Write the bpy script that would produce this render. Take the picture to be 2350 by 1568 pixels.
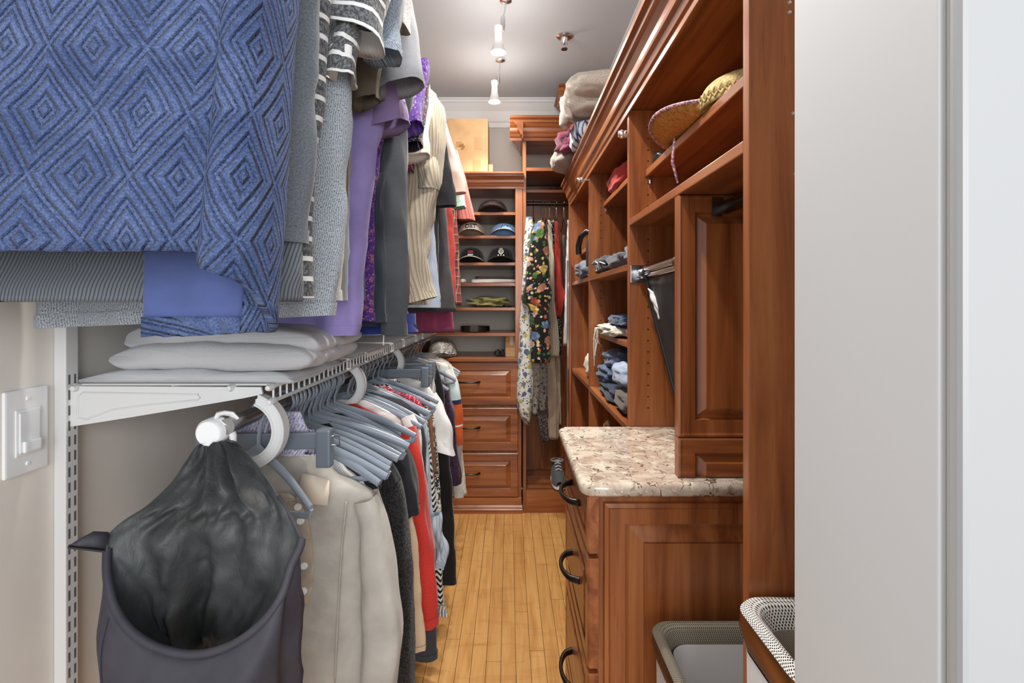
import bpy, bmesh, math, random
from mathutils import Vector, Matrix, noise
for o in list(bpy.data.objects): bpy.data.objects.remove(o)
SC = bpy.context.scene
COL = SC.collection
R = random.Random(7)
PI = math.pi
# ---------------------------------------------------------------- camera (picture 2350 x 1568, level lens with shift)
F, CX, HZ, EYE = 1150.0, 1168.0, 695.0, 1.22
cam_d = bpy.data.cameras.new('camera'); cam = bpy.data.objects.new('camera', cam_d); COL.objects.link(cam)
cam.location = (0, 0, EYE); cam.rotation_euler = (PI/2, 0, 0)
cam_d.sensor_width = 36; cam_d.lens = 36*F/2350
cam_d.shift_x = (1175-CX)/2350; cam_d.shift_y = -(784-HZ)/2350
cam_d.clip_start = 0.02
SC.camera = cam
# ---------------------------------------------------------------- world: soft daylight of the bedroom behind the camera
W = bpy.data.worlds.new('world'); SC.world = W; W.use_nodes = True
W.node_tree.nodes['Background'].inputs[0].default_value = (0.97, 0.985, 1.0, 1)
W.node_tree.nodes['Background'].inputs[1].default_value = 0.7
# unseen area light added well behind the camera as frontal fill
wl = bpy.data.lights.new('frontal_fill', 'AREA'); wl.shape = 'RECTANGLE'; wl.size = 1.5; wl.size_y = 1.5; wl.energy = 38; wl.color = (0.96, 0.98, 1.0)
wo = bpy.data.objects.new('frontal_fill', wl); COL.objects.link(wo); wo.location = (.55, -2.3, 1.62); wo.rotation_euler = (PI/2, 0, math.radians(14))
SPOT_W = 26.0            # beam of each track lamp
GLOW_W = 2.6             # stray light through its glass bell
SPOT_TINT = (1.0, 0.95, 0.88)
SC.view_settings.view_transform = 'Standard'; SC.view_settings.look = 'None'
SC.view_settings.exposure = 0.75; SC.view_settings.gamma = 1.0
SC.view_settings.use_curve_mapping = False

# ---------------------------------------------------------------- helpers
def wx(px, Y): return (px-CX)*Y/F
def wz(py, Y): return EYE-(py-HZ)*Y/F
def P(px, py, Y): return Vector((wx(px, Y), Y, wz(py, Y)))
def lin(c):
    f = lambda v: (v/255/12.92) if v/255 <= .04045 else ((v/255+.055)/1.055)**2.4
    return (f(c[0]), f(c[1]), f(c[2]), 1)
def lerp(a, b, t): return a+(b-a)*t
def interp(pts, t):
    """piecewise linear, pts sorted on the first value"""
    if t <= pts[0][0]: return pts[0][1]
    for (a, va), (b, vb) in zip(pts, pts[1:]):
        if t <= b: return va+(vb-va)*((t-a)/(b-a) if b > a else 0)
    return pts[-1][1]
def sinterp(pts, t):
    """piecewise smooth (catmull-ish monotone cosine mix)"""
    if t <= pts[0][0]: return pts[0][1]
    n = len(pts)
    for i in range(n-1):
        a, va = pts[i]; b, vb = pts[i+1]
        if t <= b:
            if b <= a: return vb
            u = (t-a)/(b-a)
            m0 = (vb-pts[i-1][1])/(b-pts[i-1][0])*(b-a) if i > 0 and b > pts[i-1][0] else (vb-va)
            m1 = (pts[i+2][1]-va)/(pts[i+2][0]-a)*(b-a) if i < n-2 and pts[i+2][0] > a else (vb-va)
            u2, u3 = u*u, u*u*u
            return (2*u3-3*u2+1)*va+(u3-2*u2+u)*m0+(-2*u3+3*u2)*vb+(u3-u2)*m1
    return pts[-1][1]
def nz(x, y, z): return noise.noise(Vector((x, y, z)))
def thing(name, label, cat, loc=(0, 0, 0), group=None):
    o = bpy.data.objects.new(name, None); COL.objects.link(o); o.location = loc; o.empty_display_size = .02
    o['label'] = label; o['category'] = cat
    if group: o['group'] = group
    return o
def tag(o, label, cat, group=None):
    o['label'] = label; o['category'] = cat
    if group: o['group'] = group
    return o
def structure(o):
    o['kind'] = 'structure'; return o
def link(name, me, mat, parent=None):
    o = bpy.data.objects.new(name, me); COL.objects.link(o)
    if mat is not None and not me.materials: me.materials.append(mat)
    if parent is not None:
        o.parent = parent
        if parent.parent is None: o.matrix_parent_inverse = Matrix.Translation(-Vector(parent.location))
    return o
def mesh(name, vs, fs, mat, parent=None, uv=None, smooth=True):
    me = bpy.data.meshes.new(name); me.from_pydata([tuple(v) for v in vs], [], fs)
    if uv is not None:
        L = me.uv_layers.new(name='UVMap')
        for lp in me.loops: L.data[lp.index].uv = uv[lp.vertex_index]
    if smooth: me.polygons.foreach_set('use_smooth', [True]*len(me.polygons))
    me.update()
    return link(name, me, mat, parent)
def grid(name, rows, mat, parent=None, uv=None, thick=0):
    nr, nc = len(rows), len(rows[0])
    vs = [p for r in rows for p in r]
    fs = [(i*nc+j, i*nc+j+1, (i+1)*nc+j+1, (i+1)*nc+j) for i in range(nr-1) for j in range(nc-1)]
    u = [q for r in uv for q in r] if uv is not None else None
    o = mesh(name, vs, fs, mat, parent, u)
    if thick:
        m = o.modifiers.new('thickness', 'SOLIDIFY'); m.thickness = thick; m.offset = 0
    return o
class MB:
    """collects simple solids into one mesh"""
    def __init__(s): s.v = []; s.f = []
    def add(s, vs, fs):
        k = len(s.v); s.v += [tuple(v) for v in vs]; s.f += [tuple(i+k for i in f) for f in fs]; return s
    def box(s, x0, x1, y0, y1, z0, z1):
        return s.add([(x0, y0, z0), (x1, y0, z0), (x1, y1, z0), (x0, y1, z0), (x0, y0, z1), (x1, y0, z1), (x1, y1, z1), (x0, y1, z1)],
                     [(3, 2, 1, 0), (4, 5, 6, 7), (0, 1, 5, 4), (1, 2, 6, 5), (2, 3, 7, 6), (3, 0, 4, 7)])
    def tube(s, path, r, n=8, ry=None, caps=True, up=None):
        path = [Vector(p) for p in path]; m = len(path); rings = []
        t0 = (path[1]-path[0]).normalized()
        ref = Vector(up) if up else (Vector((0, 0, 1)) if abs(t0.z) < .9 else Vector((1, 0, 0)))
        nrm = (ref-t0*ref.dot(t0)).normalized()
        for i, p in enumerate(path):
            t = ((path[min(i+1, m-1)]-path[max(i-1, 0)])).normalized()
            if up:
                q = (Vector(up)-t*Vector(up).dot(t))
                if q.length > 1e-4: nrm = q.normalized()
            else:
                q = nrm-t*nrm.dot(t); nrm = q.normalized() if q.length > 1e-6 else nrm
            b = t.cross(nrm)
            ra = r[i] if isinstance(r, (list, tuple)) else r
            rb = (ry[i] if isinstance(ry, (list, tuple)) else ry) if ry is not None else ra
            rings.append([p+nrm*(math.cos(2*PI*j/n)*ra)+b*(math.sin(2*PI*j/n)*rb) for j in range(n)])
        vs = [v for rg in rings for v in rg]
        fs = [(i*n+j, i*n+(j+1) % n, (i+1)*n+(j+1) % n, (i+1)*n+j) for i in range(m-1) for j in range(n)]
        if caps: fs += [tuple(range(n-1, -1, -1)), tuple((m-1)*n+j for j in range(n))]
        return s.add(vs, fs)
    def lathe(s, prof, c, axis='z', n=20):
        """prof: (radius, height along axis)"""
        vs = []; c = Vector(c)
        for r, h in prof:
            for j in range(n):
                a = 2*PI*j/n; x, y = r*math.cos(a), r*math.sin(a)
                vs.append(c+Vector({'z': (x, y, h), 'y': (x, h, y), 'x': (h, x, y)}[axis]))
        m = len(prof)
        fs = [(i*n+j, i*n+(j+1) % n, (i+1)*n+(j+1) % n, (i+1)*n+j) for i in range(m-1) for j in range(n)]
        fs += [tuple(range(n-1, -1, -1)), tuple((m-1)*n+j for j in range(n))]
        return s.add(vs, fs)
    def prism(s, poly, axis, a0, a1):
        """poly: 2-D points; axis y: (x,z); axis x: (y,z); axis z: (x,y)"""
        f = {'y': lambda p, a: (p[0], a, p[1]), 'x': lambda p, a: (a, p[0], p[1]), 'z': lambda p, a: (p[0], p[1], a)}[axis]
        n = len(poly)
        vs = [f(p, a0) for p in poly]+[f(p, a1) for p in poly]
        fs = [(i, (i+1) % n, n+(i+1) % n, n+i) for i in range(n)]+[tuple(range(n-1, -1, -1)), tuple(range(n, 2*n))]
        return s.add(vs, fs)
    def rpanel(s, o, u, v, nn, w, h, steps, back=.018, sides=(1, 1, 1, 1)):
        """raised panel slab: o lower-left corner on the front face, steps (inset, height); sides scale insets of left,right,bottom,top"""
        o, u, v, nn = Vector(o), Vector(u), Vector(v), Vector(nn); vs = []; fs = []
        loops = [(0, -back)]+list(steps)
        for ins, ht in loops:
            l, r_, b, t = (ins*k for k in sides)
            for a, c in ((l, b), (w-r_, b), (w-r_, h-t), (l, h-t)): vs.append(o+u*a+v*c+nn*ht)
        for i in range(len(loops)-1):
            for j in range(4): fs.append((i*4+j, i*4+(j+1) % 4, (i+1)*4+(j+1) % 4, (i+1)*4+j))
        k = (len(loops)-1)*4
        fs += [(k, k+1, k+2, k+3), (3, 2, 1, 0)]
        return s.add(vs, fs)
    def build(s, name, mat, parent=None, smooth=False, bev=0, fix=True):
        me = bpy.data.meshes.new(name)
        bm = bmesh.new()
        vv = [bm.verts.new(v) for v in s.v]
        for f in s.f:
            try: bm.faces.new([vv[i] for i in f])
            except ValueError: pass
        if fix: bmesh.ops.recalc_face_normals(bm, faces=bm.faces)
        if bev: bmesh.ops.bevel(bm, geom=list(bm.edges), offset=bev, segments=2, profile=.6, affect='EDGES', clamp_overlap=True)
        if smooth:
            for f in bm.faces: f.smooth = True
            for e in bm.edges:
                if len(e.link_faces) == 2 and e.calc_face_angle(0) > .75: e.smooth = False
        bm.to_mesh(me); bm.free()
        return link(name, me, mat, parent)
def box(name, x0, x1, y0, y1, z0, z1, mat, parent=None, bev=.0015):
    return MB().box(x0, x1, y0, y1, z0, z1).build(name, mat, parent, bev=bev)
def copy_tree(o, parent=None, loc=None, rot=None, label=None):
    c = o.copy(); COL.objects.link(c)
    if parent is not None: c.parent = parent
    if loc is not None: c.location = loc
    if rot is not None: c.rotation_euler = rot
    if label: c['label'] = label
    for ch in list(o.children): copy_tree(ch, c)
    return c

# ---------------------------------------------------------------- materials
class G:
    def __init__(s, name, rough=.5, metal=0., spec=.5, coat=0., sheen=0.):
        s.m = bpy.data.materials.new(name); s.m.use_nodes = True
        s.t = s.m.node_tree; s.b = s.t.nodes['Principled BSDF']
        s.b.inputs['Roughness'].default_value = rough; s.b.inputs['Metallic'].default_value = metal
        s.b.inputs['Specular IOR Level'].default_value = spec
        s.b.inputs['Coat Weight'].default_value = coat; s.b.inputs['Coat Roughness'].default_value = .15
        s.b.inputs['Sheen Weight'].default_value = sheen
    def put(s, sock, val):
        if hasattr(val, 'is_output'): s.t.links.new(val, sock)
        elif isinstance(val, tuple) and len(val) == 3 and sock.type == 'RGBA': sock.default_value = lin(val)
        else: sock.default_value = val
    def node(s, t, ins=None, **kw):
        n = s.t.nodes.new('ShaderNode'+t)
        for k, v in kw.items(): setattr(n, k, v)
        for k, v in (ins or {}).items(): s.put(n.inputs[k], v)
        return n
    def math(s, op, a, b=0., c=0.):
        n = s.node('Math', operation=op); s.put(n.inputs[0], a); s.put(n.inputs[1], b); s.put(n.inputs[2], c); return n.outputs[0]
    def coord(s, kind='Object', scale=(1, 1, 1), rot=(0, 0, 0)):
        t = s.node('TexCoord'); m = s.node('Mapping', {'Vector': t.outputs[kind], 'Scale': scale, 'Rotation': rot}); return m.outputs[0]
    def uv(s):
        t = s.node('TexCoord'); x = s.node('SeparateXYZ', {0: t.outputs['UV']}); return x.outputs[0], x.outputs[1]
    def noise(s, vec, scale, detail=3., rough=.55, dist=0.):
        n = s.node('TexNoise', {'Scale': scale, 'Detail': detail, 'Roughness': rough, 'Distortion': dist})
        if vec is not None: s.put(n.inputs['Vector'], vec)
        return n.outputs[0]
    def ramp(s, fac, stops, mode='LINEAR'):
        n = s.node('ValToRGB', {0: fac}); n.color_ramp.interpolation = mode
        e = n.color_ramp.elements
        while len(e) < len(stops): e.new(.5)
        for i, (p, c) in enumerate(stops): e[i].position = p; e[i].color = lin(c) if len(c) == 3 else c
        return n.outputs[0]
    def mix(s, fac, a, b, mode='MIX'):
        n = s.node('Mix', data_type='RGBA', blend_type=mode)
        s.put(n.inputs[0], fac); s.put(n.inputs[6], a); s.put(n.inputs[7], b); return n.outputs[2]
    def bump(s, h, strength=.3, dist=.002):
        n = s.node('Bump', {'Height': h, 'Strength': strength, 'Distance': dist})
        prev = s.b.inputs['Normal'].links
        if prev: s.t.links.new(prev[0].from_socket, n.inputs['Normal'])
        s.t.links.new(n.outputs[0], s.b.inputs['Normal'])
    def col(s, c): s.put(s.b.inputs['Base Color'], c); return s
def plain(name, c, rough=.5, metal=0., spec=.5, coat=0., var=0., vscale=6., bump=0., bscale=200.):
    g = G(name, rough, metal, spec, coat)
    if var:
        f = g.noise(g.coord(), vscale, 4)
        d = tuple(max(0, v*(1-var)) for v in c); l = tuple(min(255, v*(1+var)) for v in c)
        g.col(g.ramp(f, [(.3, d), (.7, l)]))
    else: g.col(tuple(c))
    if bump: g.bump(g.noise(g.coord(), bscale, 2), bump, .001)
    return g.m
def wood(name, axis, base=(152, 88, 47), dark=(102, 52, 25), light=(184, 118, 69), rough=.34, coat=.25):
    g = G(name, rough, coat=coat, spec=.45)
    st = {'x': (1.6, 26, 26), 'y': (26, 1.6, 26), 'z': (26, 26, 1.6)}[axis]
    v = g.coord('Object', st)
    oi = g.node('ObjectInfo')
    va = g.node('VectorMath', {0: v, 1: oi.outputs['Random']}, operation='ADD').outputs[0]
    n1 = g.noise(va, 1.0, 6, .6, .6)
    n2 = g.noise(g.coord('Object', tuple(q*5 for q in st)), 1.0, 3, .6)
    n3 = g.noise(g.coord('Object'), 5.0, 3, .55)
    c = g.ramp(n1, [(.28, dark), (.5, base), (.74, light)])
    c = g.mix(g.math('MULTIPLY', n3, .35), c, g.mix(.5, c, dark))
    c = g.mix(g.math('GREATER_THAN', n2, .66), c, g.mix(.22, c, (70, 26, 10)))
    g.col(c); g.bump(n2, .06, .001)
    return g.m
def fab(name, c, c2=None, pat='plain', s=1.0, c3=None, rough=.92, sheen=.15, bump=.35, cols=None):
    """woven and knitted cloth; UV in metres"""
    g = G(name, rough, spec=.18, sheen=sheen)
    u, v = g.uv()
    vec = g.node('CombineXYZ', {0: u, 1: v}).outputs[0]
    c2 = c2 or tuple(q*.78 for q in c)
    fine = g.noise(vec, 900*s, 2)
    big = g.noise(vec, 14, 3)
    hgt = fine; bd = .0012
    fr = lambda x: g.math('FRACT', x)
    def tri(x, per): return g.math('ABSOLUTE', g.math('SUBTRACT', fr(g.math('MULTIPLY', x, 1/per)), .5))
    if pat == 'plain':
        colr = g.ramp(big, [(.25, tuple(q*.9 for q in c)), (.75, tuple(min(255, q*1.06) for q in c))])
    elif pat == 'heather':
        colr = g.ramp(g.noise(vec, 420*s, 4, .7), [(.32, c2), (.68, c)])
    elif pat == 'rib':
        w = tri(u, .006/s); colr = g.ramp(w, [(.05, c2), (.3, c)]); hgt = w; bd = .002
    elif pat == 'cord':
        w = tri(g.math('ADD', u, g.math('MULTIPLY', big, .004)), .011/s); colr = g.ramp(w, [(.06, c2), (.28, c)]); hgt = w; bd = .003
    elif pat == 'tweed':
        a = g.noise(g.node('VectorMath', {0: vec, 1: (520*s, 210*s, 1)}, operation='MULTIPLY').outputs[0], 1.0, 2, .7)
        b = g.math('ADD', a, g.math('MULTIPLY', tri(u, .0052/s), .35))
        colr = g.ramp(b, [(.42, c2), (.53, c), (.68, c3 or tuple(min(255, q*1.25) for q in c))]); hgt = b; bd = .002
    elif pat == 'hstripe':
        k = fr(g.math('MULTIPLY', v, 1/(.026*s)))
        base = g.ramp(g.noise(g.node('VectorMath', {0: vec, 1: (330, 160, 1)}, operation='MULTIPLY').outputs[0], 1, 2, .7), [(.44, c), (.6, c3 or c)])
        colr = g.mix(g.math('LESS_THAN', k, .24), base, c2); hgt = g.noise(vec, 420, 2)
    elif pat == 'vstripe':
        k = fr(g.math('MULTIPLY', u, 1/(.03*s)))
        colr = g.ramp(k, [(0, c), (.33, c2), (.5, c3 or c), (.72, c2), (.86, c)], 'CONSTANT')
    elif pat == 'hfine':
        k = fr(g.math('MULTIPLY', v, 1/(.012*s))); colr = g.mix(g.math('LESS_THAN', k, .5), c, c2)
    elif pat == 'plaid':
        k = fr(g.math('MULTIPLY', u, 1/(.055*s))); l = fr(g.math('MULTIPLY', v, 1/(.055*s)))
        ca = g.ramp(k, [(0, c), (.34, c2), (.62, c), (.7, c3 or (225, 215, 205)), (.76, c)], 'CONSTANT')
        cb = g.ramp(l, [(0, c), (.34, c2), (.62, c), (.7, c3 or (225, 215, 205)), (.76, c)], 'CONSTANT')
        colr = g.mix(.5, ca, cb)
    elif pat == 'floral':
        sc = 24*s
        wv = g.node('VectorMath', {0: vec, 1: g.node('VectorMath', {0: g.node('TexNoise', {'Vector': vec, 'Scale': 60*s}).outputs[1], 3: .012/s}, operation='SCALE').outputs[0]}, operation='ADD').outputs[0]
        vo = g.node('TexVoronoi', {'Vector': wv, 'Scale': sc})
        vo2 = g.node('TexVoronoi', {'Vector': wv, 'Scale': sc*2.6})
        cols = cols or [c2, c3 or c2]
        hue = g.node('SeparateColor', {0: vo.outputs['Color']}).outputs[0]
        hue2 = g.node('SeparateColor', {0: vo2.outputs['Color']}).outputs[1]
        n = len(cols)
        ra = g.ramp(hue, [(i/n, q) for i, q in enumerate(cols)], 'CONSTANT')
        rb = g.ramp(hue2, [(i/n, q) for i, q in enumerate(cols[::-1])], 'CONSTANT')
        m1 = g.math('LESS_THAN', g.math('ADD', vo.outputs['Distance'], g.math('MULTIPLY', hue2, .12)), .46)
        m2 = g.math('LESS_THAN', vo2.outputs['Distance'], .38)
        petal = g.mix(g.math('MULTIPLY', g.math('GREATER_THAN', vo2.outputs['Distance'], .42), .45), ra, tuple(q*.55 for q in c))
        colr = g.mix(m2, c, rb); colr = g.mix(m1, colr, petal)
    elif pat == 'zigzag':
        k = fr(g.math('MULTIPLY', g.math('ADD', v, g.math('MULTIPLY', tri(u, .03*s), .03*s)), 1/(.02*s)))
        colr = g.mix(g.math('LESS_THAN', k, .5), c, c2)
    elif pat == 'animal':
        a = g.noise(vec, 75*s, 3, .6, 1.5); colr = g.ramp(a, [(.47, c), (.5, c2)])
    elif pat == 'lace':
        vo = g.node('TexVoronoi', {'Vector': g.node('VectorMath', {0: vec, 1: (1, .45, 1)}, operation='MULTIPLY').outputs[0], 'Scale': 130*s}, feature='DISTANCE_TO_EDGE')
        colr = g.ramp(vo.outputs[0], [(.05, c), (.16, c2)]); hgt = vo.outputs[0]; bd = .004
    elif pat == 'terry':
        a = g.noise(vec, 190*s, 3, .75); colr = g.ramp(a, [(.3, c2), (.62, c)]); hgt = a; bd = .006
    elif pat == 'denim':
        a = g.noise(g.node('VectorMath', {0: vec, 1: (700, 260, 1)}, operation='MULTIPLY').outputs[0], 1.0, 2)
        colr = g.mix(g.math('MULTIPLY', a, .7), g.ramp(big, [(.35, c2), (.7, c)]), c)
    elif pat == 'sequin':
        vo = g.node('TexVoronoi', {'Vector': vec, 'Scale': 150*s}); colr = g.mix(g.math('LESS_THAN', g.node('SeparateColor', {0: vo.outputs['Color']}).outputs[0], .4), c, c2)
        g.b.inputs['Roughness'].default_value = .35; hgt = vo.outputs['Distance']; bd = .003
    elif pat == 'block':
        colr = g.ramp(g.math('FRACT', g.math('MULTIPLY', v, 1/s)), cols, 'CONSTANT')
    colr = g.mix(g.math('MULTIPLY', fine, .25), colr, g.mix(.5, colr, (30, 30, 30)))
    g.col(colr); g.bump(hgt, bump, bd)
    if pat not in ('terry',): g.bump(g.noise(vec, 26, 3), .25, .006)
    return g.m
CHZ = wood('cherry_wood_vertical', 'z'); CHY = wood('cherry_wood_depthwise', 'y'); CHX = wood('cherry_wood_crosswise', 'x')
CROWN = wood('cherry_crown_moulding', 'y', rough=.34, coat=.25); CROWNX = wood('cherry_crown_moulding_cross', 'x', rough=.34, coat=.25)
WALL = plain('grey_wall_paint', (198, 194, 188), .8, spec=.2, var=.015, bump=.05)
CEIL = plain('ceiling_paint', (192, 195, 200), .9, spec=.1)
WHITE = plain('white_trim_paint', (232, 233, 234), .45)
CHROME = plain('chrome', (228, 228, 230), .18, 1.0)
STEEL = plain('rod_steel', (150, 148, 146), .28, 1.0)
BRONZE = plain('dark_bronze', (62, 56, 52), .32, .9)
GREYPL = plain('shelf_grey_enamel', (214, 215, 215), .42)
WHITEPL = plain('white_plastic', (236, 237, 238), .35)
HANGER = plain('blue_grey_plastic', (138, 148, 160), .25, spec=.6)
HANGERD = plain('slate_plastic', (98, 107, 118), .4)
DARKHOLE = plain('dark_recess', (34, 22, 16), .9)
BLACKPL = plain('black_plastic', (22, 22, 24), .4)
# ================================================================ the room
XL, XR, YB, ZC = -.746, .70, 3.30, 2.535
WALLB = plain('beige_wall_paint', (226, 221, 214), .8, spec=.2, var=.02)
structure(MB().box(XL-.06, XL, .22, YB+.05, 0, ZC).build('wall_left', WALLB))
structure(MB().box(XR, XR+.06, .521, YB+.05, 0, ZC).build('wall_right', WALL))
structure(MB().box(XL-.06, XR+.06, YB, YB+.06, 0, ZC).build('wall_back', WALL))
structure(MB().box(.306, 1.3, .345, .521, 0, ZC).build('wall_front', WALL))
structure(MB().box(-1.2, 1.3, .2, YB+.06, ZC, ZC+.05).build('ceiling', CEIL))
# door casing and jamb at the right of the doorway
structure(box('trim_1', .30, .306, .35, .527, 0, 2.05, plain('jamb_paint', (208, 209, 210), .5)))
structure(box('trim_2', .3015, .375, .333,   .3445, 0, 2.10, plain('casing_paint', (170, 171, 172), .45), bev=.004))
# white ceiling cornices
def cornice(name, prof, axis, a0, a1):
    return structure(MB().prism(prof, axis, a0, a1).build(name, WHITE))
cp = [(0, 0), (0, -.165), (-.012, -.165), (-.012, -.132), (-.02, -.128), (-.026, -.115), (-.045, -.07), (-.075, -.03), (-.085, -.022), (-.085, -.012), (-.095, -.008), (-.095, 0)]
cornice('trim_3', [(YB+a, ZC+b) for a, b in cp], 'x', XL, XR)
cornice('trim_4', [(XR+a*1.4, ZC+b) for a, b in cp], 'y', .53, YB-.095)
# floor: narrow maple strips, every strip its own piece
fl = structure(MB().box(-1.2, 1.3, -1.5, YB, -.06, -.012).build('floor', plain('subfloor_joint', (58, 34, 16), .9)))
g = G('maple_strip_floor', .38, coat=.15, spec=.4)
oi = g.node('ObjectInfo')
vv = g.node('VectorMath', {0: g.coord('Object', (45, 3.2, 10)), 1: oi.outputs['Random']}, operation='ADD').outputs[0]
gr = g.noise(vv, 1.0, 6, .6, .8); fig = g.noise(g.coord('Object', (5, 26, 5)), 1.0, 3, .6, .5); bl = g.noise(g.coord('Object'), 3.4, 3, .6)
c = g.ramp(gr, [(.25, (176, 122, 62)), (.5, (204, 154, 92)), (.75, (216, 170, 108))])
c = g.mix(g.math('MULTIPLY', g.math('GREATER_THAN', fig, .58), .16), c, (146, 88, 36))
c = g.mix(g.math('MULTIPLY', bl, .42), c, g.mix(.5, c, (150, 92, 40)))
c = g.mix(g.math('MULTIPLY', g.math('SUBTRACT', oi.outputs['Random'], .5), .5), c, (150, 96, 46))
g.col(c); g.bump(gr, .04, .001); MAPLE = g.m
bw = .0502; i = 0; x = -.78
while x < .42:
    y = -.9 - R.random()*.8
    while y < 3.28:
        ln = R.choice([.45, .7, .9, 1.2, 1.5]); y1 = min(y+ln, 3.29)
        if y1 > .35: MB().box(x+.0008, x+bw-.0008, y+.0008, y1-.0008, -.012, 0).build('plank', MAPLE, fl)
        y = y1
    x += bw
# wall switch plate on the left wall
t = thing('wall_switch', 'white rocker dimmer switch plate on the wall left of the shelf standard', 'switch', (XL, .77, 1.02))
sp = box('plate', XL, XL+.006, .7355, .8055, .958, 1.088, WHITEPL, t, bev=.003)
box('rocker_frame', XL+.006, XL+.008, .7505, .7905, .987, 1.058, WHITEPL, t, bev=.001)
box('rocker', XL+.008, XL+.0105, .7545, .7865, .992, 1.053, plain('switch_white', (228, 230, 233), .25), t, bev=.001)
box('slider', XL+.0105, XL+.016, .7565, .7845, .992, 1.010, WHITEPL, t, bev=.003)
for z in (1.073, .973): MB().lathe([(.0, .006), (.0035, .006), (.003, .0075), (0, .0078)], (XL, .7705, z), 'x', 12).build('screw', WHITEPL, t)
# ceiling sprinkler
c0 = Vector((.273, 2.47, ZC))
t = thing('ceiling_sprinkler', 'small chrome fire sprinkler head on the ceiling', 'sprinkler', tuple(c0))
MB().lathe([(0, 0), (.042, 0), (.042, -.005), (.03, -.012), (0, -.012)], c0).build('escutcheon', CHROME, t, True)
MB().lathe([(0, -.012), (.018, -.012), (.014, -.03), (.006, -.04), (0, -.04)], c0, n=14).build('nozzle', CHROME, t, True)
fr = MB(); fr.tube([c0+Vector((-.014, 0, -.02)), c0+Vector((-.016, 0, -.045)), c0+Vector((0, 0, -.062))], .0025, 6); fr.tube([c0+Vector((.014, 0, -.02)), c0+Vector((.016, 0, -.045)), c0+Vector((0, 0, -.062))], .0025, 6)
fr.build('frame_arm', CHROME, t, True)
MB().lathe([(0, -.062), (.016, -.062), (.016, -.066), (0, -.066)], c0, n=14).build('deflector', STEEL, t)
# track lamps: each has its own lamp
ge = G('lamp_glow', .5); ge.col((255, 250, 240)); ge.b.inputs['Emission Color'].default_value = (1, .97, .92, 1); ge.b.inputs['Emission Strength'].default_value = 40
LAMP = ge.m
GLASS = plain('frosted_glass_bell', (232, 232, 234), .25)
lamps = [(-.030, 2.166, 'chrome track spotlight glowing, nearer one of the two in view'), (-.062, 2.70, 'chrome track spotlight glowing beside the back cornice'), (0, 1.5, 'chrome track spotlight above the aisle, third from the back wall'), (.02, .85, 'chrome track spotlight nearest the doorway')]
for x, y, lb in lamps:
    zt = ZC
    t = thing('track_spotlight', lb, 'ceiling light', (x, y, ZC), 'track spotlights on the ceiling')
    c0 = Vector((x+.016, y, zt))
    MB().lathe([(0, 0), (.028, 0), (.026, -.012), (.006, -.02), (0, -.02)], c0).build('canopy', CHROME, t, True)
    st = MB(); st.tube([c0+Vector((0, 0, -.015)), c0+Vector((-.004, 0, -.05)), c0+Vector((-.012, 0, -.085))], .0035, 8); st.build('stem', CHROME, t, True)
    MB().lathe([(0, -.075), (.009, -.078), (.011, -.09), (.009, -.125), (.006, -.14), (0, -.14)], c0+Vector((-.012, 0, 0)), n=14).build('knuckle', CHROME, t, True)
    h = c0+Vector((-.032, 0, 0))
    MB().tube([c0+Vector((-.012, 0, -.13)), h+Vector((0, 0, -.135))], .004, 8).build('yoke', CHROME, t, True)
    MB().lathe([(.012, -.118), (.019, -.12), (.0195, -.13), (.016, -.15), (.018, -.185), (.027, -.215), (.033, -.228), (.033, -.233), (.031, -.233), (.024, -.214), (.012, -.2), (.010, -.13)], h, n=24).build('bell_shade', GLASS, t, True)
    MB().lathe([(0, -.222), (.027, -.222), (.027, -.226), (.02, -.231), (0, -.234)], h, n=20).build('bulb', LAMP, t, True)
    ld = bpy.data.lights.new('spot_lamp', 'POINT'); ld.energy = GLOW_W; ld.color = SPOT_TINT; ld.shadow_soft_size = .08
    lo = bpy.data.objects.new('spot_lamp', ld); COL.objects.link(lo); lo.parent = t; lo.location = (h.x-x, 0, -.245)
    ld = bpy.data.lights.new('beam_lamp', 'SPOT'); ld.energy = SPOT_W; ld.color = SPOT_TINT; ld.spot_size = math.radians(125); ld.spot_blend = .7; ld.shadow_soft_size = .03
    lo = bpy.data.objects.new('beam_lamp', ld); COL.objects.link(lo); lo.parent = t; lo.location = (h.x-x, 0, -.24)

# ================================================================ cabinets along the right
XS = .342; TH = .019
Y0, YP, Y1, Y2, Y3 = .733, 1.012, 1.43, 2.137, 2.77
ZT = 1.77; ZK = .866
S = thing('closet_shelving', 'tall cherry wood shelving with crown moulding along the right wall', 'shelving', (.5, 1.7, 0))
box('side_panel', XS, XR-.002, Y0-TH, Y0, 0, ZT, CHZ, S)
box('side_panel', XS, XR-.002, Y1, Y1+TH, ZK+.001, ZT, CHZ, S)
box('side_panel', XS, XR-.002, Y2, Y2+TH, 0, ZT, CHZ, S)
box('side_panel', XS-.01, XR-.002, Y3, Y3+TH, 0, ZT+.02, CHZ, S)
box('back_panel', XR-.012, XR-.002, Y0, Y3, .05, ZT, CHZ, S, bev=0)
box('top_board', XS, XR-.002, Y0-TH, Y3+TH, ZT+.0005, ZT+TH, CHY, S)
def shelf(x, y0, y1, z, par=S, mat=CHY): return box('shelf', x, XR-.013, y0+.0008, y1-.0008, z-TH, z, mat, par, bev=.002)
shelf(XS+.001, Y0, Y1, 1.458); shelf(.388, Y0, Y1, 1.597)
shelf(.403, Y1+TH, Y2, 1.647); shelf(XS+.001, Y1+TH, Y2, 1.332); shelf(.385, Y1+TH, Y2, 1.092); shelf(XS+.001, Y1+TH, Y2, .862); shelf(XS+.03, Y1+TH, Y2, .60)
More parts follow.
